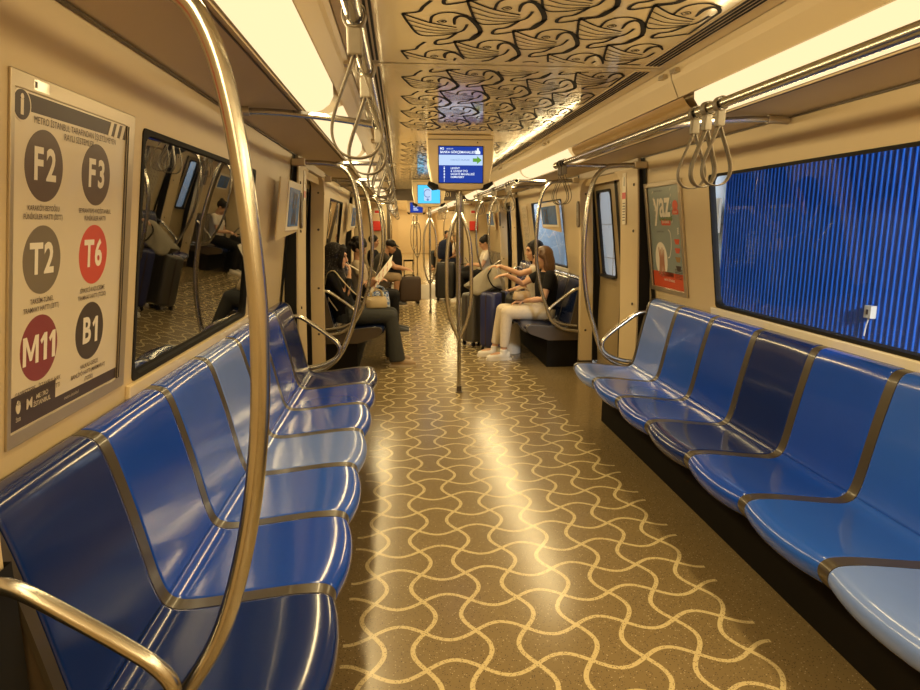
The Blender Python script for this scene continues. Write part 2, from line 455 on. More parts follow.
# doorways
def build_door(n, s, yc):
    r = root('door_%d' % n, None, None, (s*1.4, yc, 0), kind='structure')
    dx = lambda z: (1.432 - .11*max(0, z-.3)**1.0*.55 if z < 1 else 1.425 - .125*(z-1.03)) + .07
    dc = yc + .10
    for sg_ in (-1, 1):
        a, b = (dc + .006, dc + .69) if sg_ > 0 else (dc - .69, dc - .006)
        wy0, wy1 = (dc + .16, dc + .58) if sg_ > 0 else (dc - .58, dc - .16)
        mb = MB(); mb2 = MB()
        zs = [.02, .5, 1.0, 1.4, 1.815, 1.97]
        for (p, q) in ((a, wy0), (wy0, wy1), (wy1, b)):
            for z0, z1 in zip(zs, zs[1:]):
                if p == wy0 and .99 < z0 and z1 < 1.82: continue
                mb.grid([[(s*dx(z), y, z) for y in (p, q)] for z in (z0, z1)])
        leaf = obj('door_leaf', mb, 'door', r, angle=15)
        zc = 1.4075; f = lambda u, v, d: Vector((s*(dx(zc + v) - d), (wy0+wy1)/2 + u, zc + v))
        mb = MB(); mb.ring(rrect(.44, .835, .03), rrect(.395, .79, .05), f, -.02, .008); obj('window_seal', mb, 'black', leaf, angle=30)
        mb = MB(); mb.poly([f(u, v, -.006) for u, v in ((-.21, -.407), (.21, -.407), (.21, .407), (-.21, .407))]); obj('pane', mb, 'glassL' if s < 0 else 'glassR', leaf, smooth=False, fix=False)
        if sg_ > 0:
            mb = MB()
            for z0, z1 in zip(zs, zs[1:]):
                mb.grid([[(s*(dx(z) - .004), dc + e, z) for e in (-.035, .035)] for z in (z0, z1)])
            obj('door_seal', mb, 'black', leaf, smooth=False)
    # pillars either side, header over the leaves
    for e, ya, yb in ((-1, yc - .80, yc - .41), (1, yc + .78, yc + .86)):
        mb = MB(); zz = [.10, .9, 1.5, 1.93]
        xi = [1.315, 1.30, 1.275, 1.25]
        for (p, q) in ((ya, yb),):
            mb.grid([[(s*x, y, z) for y in (p, p + .02, q - .02, q)] for x, z in zip(xi, zz)])
            mb.grid([[(s*x, p, z) for x in (xx + .135, xx)] for xx, z in zip(xi, zz)])
            mb.grid([[(s*x, q, z) for x in (xx, xx + .135)] for xx, z in zip(xi, zz)])
        pl = obj('door_pillar', mb, 'cream', r, angle=30)
        mb = MB(); mb.box((min(s*1.31, s*1.45), ya + .002, 0), (max(s*1.31, s*1.45), yb - .002, .10)); obj('pillar_plinth', mb, 'darkbrown', pl, smooth=False)
        # black rubber edges: towards the door and where the pillar meets the wall lining
        mb = MB(); ye = yb if e < 0 else ya
        mb.grid([[(s*(xx + o_), ye - e*.004, z) for o_ in (.125, .20)] for xx, z in zip(xi, zz)])
        mb.grid([[(s*(xx + .128 + o_), ye - e*q_, z) for o_, q_ in ((0, .0), (0, .03))] for xx, z in zip(xi, zz)])
        obj('rubber_edge', mb, 'black', pl, smooth=False)
        yw = ya if e < 0 else yb
        mb = MB(); mb.box((0, -.016, .3), (.012, .016, 1.985), lambda p: Vector((s*(min(wx(p.z), 1.42) - p.x), yw + e*.016 + p.y, p.z)))
        mb = MB(); mb.grid([[(s*(wx(z) - .008), yw + e*o_, z) for o_ in (.0, .075)] for z in (.4, .95, 1.04, 1.4, 1.79, 1.987)])
        if e < 0: mb.grid([[(s*(xx + o_), ya - .004, z) for o_ in (.012, .10)] for xx, z in zip(xi, zz)])
        obj('wall_seal', mb, 'black', pl, smooth=False)
        sb = MB()
        for z in (.42, .88, 1.45, 1.80):
            x = 1.315 - (z-.1)/1.83*.065
            sb.ellipsoid((s*(x + .06), ye, z), (.012, .006, .012), seg=10, rings=6) if e > 0 else sb.ellipsoid((s*x, ya + .07, z), (.006, .012, .012), seg=10, rings=6)
        obj('screw_cap', sb, 'darkbrown', pl)
        # curved corner under the header
        ce = yb if e < 0 else ya; sgn = 1 if e < 0 else -1
        pg = [(0, 1.95), (0, 1.78)] + [(sgn*(.16 - .16*math.cos(t)), 1.78 + .14*math.sin(t)) for t in [PI/2*i/6 for i in range(1, 7)]] + [(sgn*.16, 1.95)]
        mb = MB(); mb.prism(pg, lambda u, v, d: Vector((s*(1.256 + d), ce + u, v)), 0, .12); obj('header_corner', mb, 'cream', pl, smooth=False)
    mb = MB(); mb.box((min(s*1.25, s*1.54), yc - .8, 1.93), (max(s*1.25, s*1.54), yc + .8, 1.99)); obj('door_header', mb, 'cream_dk', r, smooth=False)
    return r
k = 1
for s in (-1, 1):
    for yc in DOORS:
        build_door(k, s, yc); k += 1
# the doorway beside the camera: only its far pillar reaches the picture
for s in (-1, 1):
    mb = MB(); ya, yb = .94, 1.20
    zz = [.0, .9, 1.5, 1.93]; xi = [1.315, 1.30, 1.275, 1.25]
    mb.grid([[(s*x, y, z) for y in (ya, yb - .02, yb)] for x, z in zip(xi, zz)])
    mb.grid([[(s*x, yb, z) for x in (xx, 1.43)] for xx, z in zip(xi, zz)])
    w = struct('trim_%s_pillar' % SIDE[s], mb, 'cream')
    mb = MB(); mb.grid([[(s*x, y, z) for x, y in ((1.42, ya - .01), (1.29, ya - .01), (1.29, yb + .008), (1.42, yb + .008))] for z in (0, .86)]); obj('pillar_foot_shade', mb, 'black', w, smooth=False)  # black sheet standing in for the shade around the pillar's lower part
    mb = MB(); mb.box((min(s*1.24, s*1.27), yb - .16, 1.66), (max(s*1.24, s*1.27), yb - .005, 1.80)); obj('warning_sticker', mb, 'red', w, smooth=False)

# ------------------------------------------------------------------ light diffusers along both coves
def diffuser(s, ya, yb, round_end, lit, label, group=None):
    r = root('ceiling_light', label, 'light', (s*.88, (ya+yb)/2, 2.05), group=group)
    prof = [(.812, 2.094), (.822, 2.066), (.845, 2.038), (.88, 2.018), (.915, 2.009), (.952, 2.010)]
    ts = [i/(len(prof)-1) for i in range(len(prof))]
    mb = MB(); rows = []
    for (x, z), t in zip(prof, ts):
        cut = round_end*(1 - math.sqrt(max(0, 1 - (1-t)**2)))
        rows.append([(s*x, ya + cut, z), (s*x, ya + .3, z), (s*x, yb - .3, z), (s*x, yb - cut, z)])
    mb.grid(rows)
    obj('diffuser', mb, 'lit' if lit else 'unlit', r, angle=60)
    if not round_end:
        mb = MB()
        for y in (ya, yb):
            mb.tube([(s*(x-.004), y, z-.004) for x, z in prof], .006, 6)
        obj('end_trim', mb, 'alu', r)
    mb = MB(); mb.grid([[(s*x, y, z) for y in (ya, yb)] for x, z in ((.950, 2.013), (.967, 2.012))]); obj('edge_lip', mb, 'cream_dk', r, smooth=False)
    if lit:
        l = area('cove_lamp', (s*.885, (ya+yb)/2, 1.998), (.11, yb - ya - .1), LAMP*(yb - ya), (1., .755, .36), (0, s*math.radians(42), 0))
    return r
LAMP = 10.5
def area(name, loc, size, power, col, rot):
    l = bpy.data.lights.new(name, 'AREA'); l.shape = 'RECTANGLE'; l.size, l.size_y = size; l.energy = power; l.color = col
    o = bpy.data.objects.new(name, l); COL.objects.link(o); o.location = loc; o.rotation_euler = rot
    return o
LB = [-4.1, -3.19, -1.06, 1.07, 3.20, 5.33, 7.46, 9.59, 11.72, 13.85]
RB = [-4.1, -3.37, -1.24, .89, 3.02, 5.15, 7.28, 9.41, 11.54, 13.67]
for s, B in ((-1, LB), (1, RB)):
    n = 0
    for i, (a, b) in enumerate(zip(B, B[1:])):
        off = s > 0 and abs(a - 3.02) < .01
        vis = b > .8
        if vis: n += 1
        lab = ('amber brown unlit light cover on the right cove between two lit ones' if off else
               'glowing warm white light cover along the %s cove, %s from the front' % (SIDE[s], ORD[n-1]) if vis else 'warm white light cover in the %s cove behind the first door' % SIDE[s])
        diffuser(s, a + (.05 if s < 0 else .03), b - (.05 if s < 0 else .03), .2 if s < 0 else .03, not off, lab, None if vis else 'light covers behind the camera on the %s' % SIDE[s])
    n2 = 0
    for a, b in ((15.6, 18.9), (19.2, 23.), (23.3, 28.), (28.3, 34.)):
        n2 += 1
        diffuser(s, a, b, .05, True, 'warm light cover in the far car beyond the gangway, %s on the %s' % (ORD[n2-1], SIDE[s]))

# ------------------------------------------------------------------ ventilation slots in the ceiling
for s in (-1, 1):
    for i, (a, b) in enumerate(zip(joints[1:], joints[2:])):
        if b < .5: continue
        r = root('air_vent', 'black slotted air vent along the %s ceiling edge, %s from the front' % (SIDE[s], ORD[i-1]), 'vent', (s*.65, (a+b)/2, CEIL - .002))
        mb = MB()
        mb.box((s*.65 - .04, a + .05, CEIL - .003), (s*.65 + .04, b - .05, CEIL - .0005)); obj('vent_plate', mb, 'cream', r, smooth=False)
        mb = MB()
        for j in range(4):
            x = .622 + j*.0187; mb.box((s*x - .005, a + .06, CEIL - .0045), (s*x + .005, b - .06, CEIL - .0028))
        obj('slot', mb, 'black', r, smooth=False)

# ------------------------------------------------------------------ printed line drawing on the ceiling panels
def draw_art(ya, yb, xa, xb, oy, seed):
    S = {
     'gun': ([(0, 0), (.055, .055), (.112, .101), (.204, .145)], .010),
     'bot': ([(0, 0), (.024, .109), (.068, .25), (.145, .255), (.21, .214)], .010),
     's1': ([(.014, .066), (.114, .145), (.21, .169)], .006), 's2': ([(.031, .129), (.116, .186), (.209, .189)], .006), 's3': ([(.05, .195), (.135, .224), (.209, .206)], .006),
     'arc': ([(.105, .099), (.106, .026), (.129, -.012), (.166, -.027), (.202, -.014), (.234, .007)], .011),
     'eye': ([(.127, .081), (.143, .06), (.161, .078), (.145, .098), (.127, .081)], .005), 'pup': ([(.14, .08), (.146, .074), (.15, .081)], .008),
     'head': ([(.194, .111), (.189, .043), (.208, .01), (.246, .038), (.298, .178), (.286, .29), (.259, .323)], .022),
     'tail': ([(.21, .214), (.182, .29), (.144, .318), (.135, .363), (.157, .38), (.258, .317)], .014),
     'inn': ([(.208, .214), (.233, .178), (.24, .102)], .011), 'top': ([(0, 0), (.056, -.024), (.072, -.079), (.096, -.142)], .014)}
    S = {k_: (smooth_line(p, 5), w) for k_, (p, w) in S.items()}
    mb = MB()
    for i in range(-14, 15):
        for j in range(-14, 15):
            tx, ty = -.513 + .21*i + .2125*j, oy + .325*i - .165*j
            if not (xa + .03 < tx < xb - .17): continue
            for k_, (p, w) in S.items():
                q = [(tx + a.x, ty + a.y) for a in p]
                q = [(x, y) for x, y in q if xa < x < xb and ya < y < yb]
                if len(q) < 3: continue
                W = w
                if k_ == 'head':
                    n = len(q); W = [.008 + .013*math.sin(PI*min(1, m/(n-1))) for m in range(n)]
                mb.ribbon(q, W, lambda a, b: Vector((a, b, CEIL - .0015)))
    return mb
for ya, yb, oy in ((.6, 3.06, 2.422), (3.22, 5.25, 3.40), (5.9, 8.3, 6.1), (8.55, 10.9, 8.8)):
    obj('line_drawing', draw_art(ya, yb, -.56, .60, oy, 1), 'art', ceiling, smooth=False, fix=False)

# ------------------------------------------------------------------ outside
mb = MB(); p = .0635; ya, yb = -1., 7.23; n = int((yb - ya)/p); rows = [[], []]
for i in range(n*8 + 1):
    y = yb - i*p/8; x = 3.2 + .015*math.cos(2*PI*i/8)
    rows[0].append((x, y, -.9)); rows[1].append((x, y, 3.4))
mb.grid(rows); struct('exterior_ribbed_wall', mb, 'ribs', angle=80)
mb = MB(); mb.box((3.25, 7.24, -.9), (3.4, 40, 3.6)); mb.box((3.1, 7.24, 2.9), (3.3, 40, 3.0)); struct('exterior_platform_wall', mb, 'wall_out', smooth=False)
mb = MB()
for y in [7.6 + .9*i for i in range(30)]: mb.box((3.24, y, -.9), (3.252, y + .008, 2.9))
for z in (.9, 1.5, 2.1): mb.box((3.243, 7.24, z), (3.252, 40, z + .006))
struct('exterior_wall_joint', mb, 'greyc', smooth=False)
mb = MB(); mb.box((1.65, -6, -.95), (3.4, 40, -.02)); struct('exterior_platform', mb, 'cream_dk', smooth=False)
mb = MB(); mb.box((-2.4, -6, -.5), (-2.3, 40, 3.2)); struct('exterior_tunnel_wall', mb, 'tunnel', smooth=False)
sg = root('platform_sign', 'white direction sign with an arrow seen at the edge of the big right window', 'sign', (3.2, 7.9, 1.5))
mb = MB(); mb.box((3.15, 7.26, 1.40), (3.18, 8.6, 1.80)); obj('sign_board', mb, 'white', sg, smooth=False)
mb = MB(); f = lambda a, b: Vector((3.147, 7.62 - a, 1.56 + b)); text_into(mb, 'M2', .10, f); mb.box((3.146, 7.75, 1.555), (3.149, 7.9, 1.565)); obj('lettering', mb, 'ink', sg, smooth=False)
bx = root('wall_switch_box', 'small white switch box with a hanging cable on the blue ribbed wall', 'switch box', (3.17, 4.69, .75))
mb = MB(); mb.box((3.13, 4.65, .77), (3.18, 4.73, .87)); obj('box_body', mb, 'white', bx, smooth=False, bevel=.006)
mb = MB(); mb.box((3.126, 4.68, .80), (3.131, 4.70, .84)); obj('keyhole', mb, 'ink', bx, smooth=False)
mb = MB(); mb.tube([(3.16, 4.70, .78), (3.165, 4.73, .70), (3.165, 4.74, .62)], .006, 6); obj('cable', mb, 'white', bx)
ps = root('wall_poster', 'pale blue advertising panel on the platform wall seen through the far right window', 'poster', (3.2, 16.8, 1.2))
mb = MB(); mb.box((3.18, 14.4, .5), (3.235, 19.6, 2.5)); obj('poster_sheet', mb, pm('poster_paleblue', (.34, .48, .66), .5), ps, smooth=False)
mb = MB()
for q in ([(9.9, .8), (10.6, 1.3), (11.2, 1.2), (12.4, 1.9)], [(10.2, 1.9), (11., 1.6), (12.2, 1.1), (13.6, 1.3)], [(11.5, 2.2), (12.6, 1.5), (14.2, 1.7)]):
    mb.ribbon([tuple(v) for v in smooth_line(q, 6)], .02, lambda a, b: Vector((3.176, a + 4.9, b)))
obj('curved_line', mb, 'white', ps, smooth=False, fix=False)
mb = MB(); mb.box((3.172, 15.6, 1.86), (3.178, 16.5, 1.98)); obj('caption_bar', mb, 'ink', ps, smooth=False)
mb = MB(); mb.box((3.172, 15.7, 1.52), (3.178, 16.3, 1.78)); obj('red_block', mb, 'redc', ps, smooth=False)

def area(name, loc, size, power, col, rot):
    l = bpy.data.lights.new(name, 'AREA'); l.shape = 'RECTANGLE'; l.size, l.size_y = size; l.energy = power; l.color = col
    o = bpy.data.objects.new(name, l); COL.objects.link(o); o.location = loc; o.rotation_euler = rot
    return o
area('platform_lamp', (2.0, -1.6, 2.9), (.5, .5), 560, (.93, .96, 1.), (math.radians(50), 0, math.radians(-25)))
area('platform_lamp', (1.8, 7.7, 3.2), (1.2, .3), 240, (.93, .96, 1.), (math.radians(83), 0, math.radians(-14)))
area('platform_lamp', (1.8, 19., 3.3), (.3, 8.), 260, (.93, .96, 1.), (0, math.radians(-22), 0))
# ------------------------------------------------------------------ seats
PITCH = .4907
PROF = [(.800, .372), (.783, .392), (.773, .416), (.776, .438), (.792, .453), (.82, .459), (.88, .458), (.96, .450), (1.04, .440), (1.11, .432),
        (1.165, .428), (1.20, .433), (1.224, .450), (1.240, .485), (1.254, .54), (1.272, .63), (1.293, .73), (1.314, .82), (1.331, .885), (1.343, .918),
        (1.358, .938), (1.38, .947), (1.408, .949)]
PROF = [tuple(p) for p in smooth_line(PROF, 3)]
CREASE = 36
def sx_(s, x):                                # the left row stands a little nearer the aisle
    return s*x if s > 0 else -(x - .032*max(0, 1 - (x - .772)/.64))
def normal2(i):
    a, b = PROF[max(i-1, 0)], PROF[min(i+1, len(PROF)-1)]
    dx, dz = b[0]-a[0], b[1]-a[1]; l = math.hypot(dx, dz); return (-dz/l, dx/l)     # towards the sitter
def seat_pt(s, i, t, yc, W, lift=0.):
    """t -1..1 across the seat"""
    x, z = PROF[i]; nx, nz = normal2(i)
    e = 1 - abs(t)**2.2
    if i < 27: x -= .034*e*max(0, 1 - i/27)                              # scalloped front edge
    dish = .004*e*max(0, min(1, (i - 8)/10, (60 - i)/10))
    edge = -.006*max(0, (abs(t) - .975)/.025)**2
    d = -dish + edge + lift
    return Vector((sx_(s, x + nx*d), yc + t*W/2, z + nz*d))
def make_seat(s, yc, col, label, group=None, strip=True, end=0):
    r = root('metro_seat', label, 'seat', (s*1.0, yc, 0), group=group)
    W = PITCH - .052; ts = [-1, -.99, -.975, -.95, -.85, -.7, -.5, -.25, 0, .25, .5, .7, .85, .95, .975, .99, 1]
    for nm, a, b in (('seat', 0, CREASE), ('backrest', CREASE, len(PROF) - 1)):
        mb = MB(); mb.grid([[seat_pt(s, i, t, yc, W) for t in ts] for i in range(a, b + 1)])
        o = obj(nm, mb, col, r, angle=80)
        m = o.modifiers.new('thick', 'SOLIDIFY'); m.thickness = .006; m.offset = 0
    def strip_at(ye, nm, w=.0255):
        mb = MB(); rows = []
        for i in range(len(PROF)):
            x, z = PROF[i]; nx, nz = normal2(i); d = .0015
            rows.append([(sx_(s, x + nx*(d + k_)), ye + q, z + nz*(d + k_)) for q, k_ in ((-w, -.01), (-w + .001, 0), (w - .001, 0), (w, -.01))])
        mb.grid(rows); obj(nm, mb, 'strip', r, angle=40)
    if strip: strip_at(yc + PITCH/2, 'divider_strip')
    if end:
        ye = yc + end*(PITCH/2 + .0); strip_at(ye, 'end_strip', .018)
        mb = MB()
        P_ = [(x, z) for x, z in PROF[::3]] + [(1.41, .60), (1.40, .30), (1.0, .30)]
        mb.prism([(p_[0], p_[1]) for p_ in P_], lambda u, v, d: Vector((sx_(s, u + .006), ye + d, v - .006)), -.012, .012)
        obj('end_panel', mb, 'darkbrown', r, angle=30)
    return r
CN = {'seat_dark': 'dark navy', 'seat_navy': 'navy', 'seat_blue': 'royal blue', 'seat_mid': 'medium blue', 'seat_light': 'pale blue'}
PAT = {-1: ['seat_navy', 'seat_blue', 'seat_mid', 'seat_light', 'seat_mid', 'seat_blue', 'seat_navy'],
       1: ['seat_light', 'seat_mid', 'seat_blue', 'seat_navy', 'seat_blue', 'seat_mid', 'seat_light']}
def bench(s, ya, n, which, detail=True):
    for i in range(n):
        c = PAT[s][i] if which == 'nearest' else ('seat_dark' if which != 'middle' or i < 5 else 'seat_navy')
        e = -1 if i == 0 else (1 if i == n-1 else 0)
        make_seat(s, ya + PITCH*(i + .5), c, 'glossy %s metro seat, %s from front, %s bench on the %s' % (CN[c], ORD[i], which, SIDE[s]),
                  group='seats of the %s %s bench' % (which, SIDE[s]), strip=i < n-1, end=e)
    L = n*PITCH
    r = root('bench_base', 'dark boxed base under the %s bench on the %s' % (which, SIDE[s]), 'seat base', (s*1.2, ya + L/2, 0))
    mb = MB(); mb.grid([[(s*x, y, z) for y in (ya + .02, ya + L - .02)] for x, z in ((1.41, .35), (1.10, .35), (1.0, .30), (.998, .0))])
    for y in (ya + .02, ya + L - .02): mb.poly([(s*x, y, z) for x, z in ((1.41, .35), (1.10, .35), (1.0, .30), (.998, 0), (1.41, 0))])
    obj('base_box', mb, 'dark', r, angle=20)
    mb = MB()
    for i in range(n + 1):
        y = min(max(ya + PITCH*i, ya + .04), ya + L - .04)
        mb.tube([(s*.99, y, .33), (s*.90, y, .395), (sx_(s, .83), y, .40)], .014, 8)
    obj('seat_bracket', mb, 'darkbrown', r)
bench(-1, 1.235, 7, 'nearest'); bench(1, 1.235, 7, 'nearest')
bench(-1, 6.535, 7, 'middle'); bench(1, 6.535, 7, 'middle')
bench(-1, 11.84, 4, 'farthest'); bench(1, 11.84, 4, 'farthest')

# ------------------------------------------------------------------ bowed grab rails beside the doorways, each with its armrest
def grab_rail(s, y, label, dx=0., flip=1):
    r = root('grab_rail', label, 'grab rail', (s*1.25, y, .4))
    pts = [(1.27, 1.93), (1.12, 1.928), (1.0, 1.918), (.92, 1.885), (.872, 1.82), (.842, 1.70), (.823, 1.52), (.815, 1.32), (.828, 1.10), (.866, .88), (.93, .68), (1.005, .535), (1.09, .455), (1.18, .415), (1.30, .40)]
    P_ = smooth_line([(s*(x + dx*(1 if .3 < z < 1.9 and x < 1.0 else 0)), y, z) for x, z in pts], 5)
    mb = MB(); mb.tube(P_, .0185, 12); pole = obj('bow_pole', mb, 'steel', r)
    arm = [(1.40, .845), (1.31, .842), (1.25, .825), (1.15, .755), (1.075, .698), (1.025, .655), (.995, .610), (.998, .562), (1.03, .522), (1.09, .490), (1.17, .465), (1.30, .45)]
    P_ = smooth_line([(s*x, y + flip*.042, z) for x, z in arm], 5)
    mb = MB(); mb.tube(P_, .0165, 12); obj('armrest', mb, 'steel', r)
    mb = MB(); mb.box((min(s*1.19, s*1.285), y - .035, 1.905), (max(s*1.19, s*1.285), y + .035, 1.955)); obj('ceiling_bracket', mb, 'alu', r, smooth=False, bevel=.006)
    return r
def rname(s, t): return 'bowed steel grab rail with armrest, %s side, %s' % (SIDE[s], t)
grab_rail(-1, 1.20, rname(-1, 'front end of the nearest bench'), dx=-.02, flip=-1)
for s in (-1, 1):
    d = .0 if s < 0 else .022
    grab_rail(s, 4.735, rname(s, 'far end of the nearest bench'), dx=d, flip=-1)
    grab_rail(s, 6.46, rname(s, 'front end of the middle bench'), dx=d)
    grab_rail(s, 10.03, rname(s, 'far end of the middle bench'), dx=d, flip=-1)
    grab_rail(s, 11.77, rname(s, 'front end of the farthest bench'), dx=d, flip=-1)

# ------------------------------------------------------------------ overhead rails with brackets
RX, RZ = .619, 1.925
RAILS = {}
for s in (-1, 1):
    for ya, yb, t in ((1.05, 4.78, 'nearest'), (6.42, 10.06, 'middle'), (11.72, 13.8, 'farthest')):
        r = root('overhead_rail', 'long steel overhead handrail above the %s bench on the %s' % (t, SIDE[s]), 'handrail', (s*RX, (ya+yb)/2, RZ))
        mb = MB()
        if s < 0 and t == 'nearest':
            P_ = smooth_line([(s*RX - .0, ya - .12, CEIL - .01), (s*RX, ya - .05, 2.1), (s*RX, ya + .02, 1.98), (s*RX, ya + .16, RZ), (s*RX, ya + .4, RZ)], 6) + [Vector((s*RX, yb, RZ))]
        else: P_ = [(s*RX, ya, RZ), (s*RX, (ya+yb)/2, RZ), (s*RX, yb, RZ)]
        mb.tube(P_, .0185, 12); rail = obj('rail', mb, 'steel', r)
        for yq in ([(ya + yb)/2 + .04] if t != 'farthest' else []):
            mb = MB(); mb.tube(smooth_line([(s*1.262, yq, 1.978), (s*1.1, yq, 1.978), (s*.92, yq, 1.966), (s*.74, yq, 1.945), (s*RX, yq, 1.925)], 4), .0145, 10); b = obj('bracket', mb, 'steel', r)
            mb = MB(); mb.tube([(s*1.270, yq, 1.977), (s*1.17, yq, 1.979)], .02, 12); obj('bracket_mount', mb, 'alu', b)
        for yq in (ya + .05, yb - .045):
            if s < 0 and yq < 2: continue
            mb = MB(); mb.tube([(s*.98, yq, 1.922), (s*.8, yq, 1.925), (s*RX, yq, RZ)], .015, 10); mb.tube([(s*RX, yq - .05, RZ), (s*RX, yq + .05, RZ)], .024, 12); obj('end_joint', mb, 'steel', r)

# ------------------------------------------------------------------ hanging straps
def make_strap(s, y, label, group=None):
    r = root('hanging_strap', label, 'hanging strap', (s*RX, y, RZ), group=group)
    mb = MB(); c = smooth_line([(.026*math.cos(a), .026*math.sin(a), 0) for a in [2*PI*k/12 for k in range(13)]], 2)
    P_ = [(s*RX + p.x, p.y + RZ) for p in c]
    V = mb.grid([[(px, y + q, pz) for q in (-.014, .014)] for px, pz in P_])
    o = obj('rail_clamp', mb, 'leather', r); m = o.modifiers.new('t', 'SOLIDIFY'); m.thickness = .004
    mb = MB(); mb.box((s*RX - .016, y - .013, RZ - .080), (s*RX + .016, y + .013, RZ - .022)); obj('strap_block', mb, 'leather', r, smooth=False, bevel=.005)
    half = [(.006, -.078), (.022, -.122), (.043, -.175), (.055, -.218), (.052, -.252), (.033, -.278), (0, -.287)]
    P_ = smooth_line(half + [(-x, z) for x, z in half[-2::-1]], 4)
    mb = MB(); mb.grid([[(s*RX + p.x, y + q, RZ + p.y) for q in (-.012, .012)] for p in P_])
    o = obj('strap_loop', mb, 'leather', r); m = o.modifiers.new('t', 'SOLIDIFY'); m.thickness = .004
    return r
proto = {}
SY = {(-1, 'nearest'): [1.44, 1.90, 2.9, 3.36, 3.48, 3.62, 4.30, 4.42, 4.54], (1, 'nearest'): [2.31, 2.41, 2.51, 4.53, 4.60, 4.66],
      (-1, 'middle'): [6.7, 6.8, 7.0, 7.6, 8.1, 8.2, 8.9, 9.6, 9.7, 9.8], (1, 'middle'): [6.8, 7.0, 7.9, 8.0, 8.1, 9.3, 9.5, 9.6],
      (-1, 'farthest'): [11.9, 12.1, 12.4, 12.9, 13.2, 13.4], (1, 'farthest'): [12.0, 12.2, 12.6, 13.0, 13.3]}
for (s, t), ys in SY.items():
    for i, y in enumerate(ys):
        lab = 'grey strap loop hanging from the %s overhead rail on the %s, %s from the front' % (t, SIDE[s], ORD[i])
        g = 'straps on the %s %s rail' % (t, SIDE[s])
        if s not in proto: proto[s] = make_strap(s, y, lab, g)
        else:
            c = copy_tree(proto[s], lab, (s*RX, y, RZ), g)
            c.rotation_euler = (random.uniform(-.08, .08), 0, random.uniform(-.25, .25))

# ------------------------------------------------------------------ centre poles
def make_pole(y, x, label):
    r = root('centre_pole', label, 'pole', (x, y, 0))
    mb = MB(); mb.tube([(x, y, 0.03), (x, y, .53)], .0165, 12); mb.tube([(x, y, .50), (x, y, 1.6)], .0165, 12); obj('post', mb, 'steel', r)
    mb = MB(); mb.tube([(x, y, 1.56), (x, y, 1.66)], [.022, .027], 14); mb.tube([(x, y, 1.66), (x, y, CEIL)], .027, 14); obj('upper_post', mb, 'steel', r)
    mb = MB(); mb.tube([(x, y, 0), (x, y, .008), (x, y, .012), (x, y, .06)], [.034, .034, .024, .022], 14); obj('floor_socket', mb, 'darkbrown', r)
    for a in (0, PI, PI/2):
        prof = [(.008, .50), (.028, .55), (.062, .63), (.092, .74), (.106, .86), (.108, 1.02), (.106, 1.20), (.092, 1.36), (.062, 1.48), (.03, 1.555), (.008, 1.60)]
        mb = MB(); mb.tube(smooth_line([(x + d*math.cos(a), y + d*math.sin(a), z) for d, z in prof], 4), .0165, 10); obj('bowed_bar', mb, 'steel', r)
    return r
make_pole(5.6, -.027, 'steel centre pole with three bowed bars, nearest, under the first screen')
make_pole(10.9, -.043, 'steel centre pole with bowed bars under the second, cyan screen')
make_pole(19.4, -.05, 'steel centre pole with bowed bars in the far car beyond the gangway')
make_pole(24.7, -.05, 'smallest steel centre pole deep in the far car')

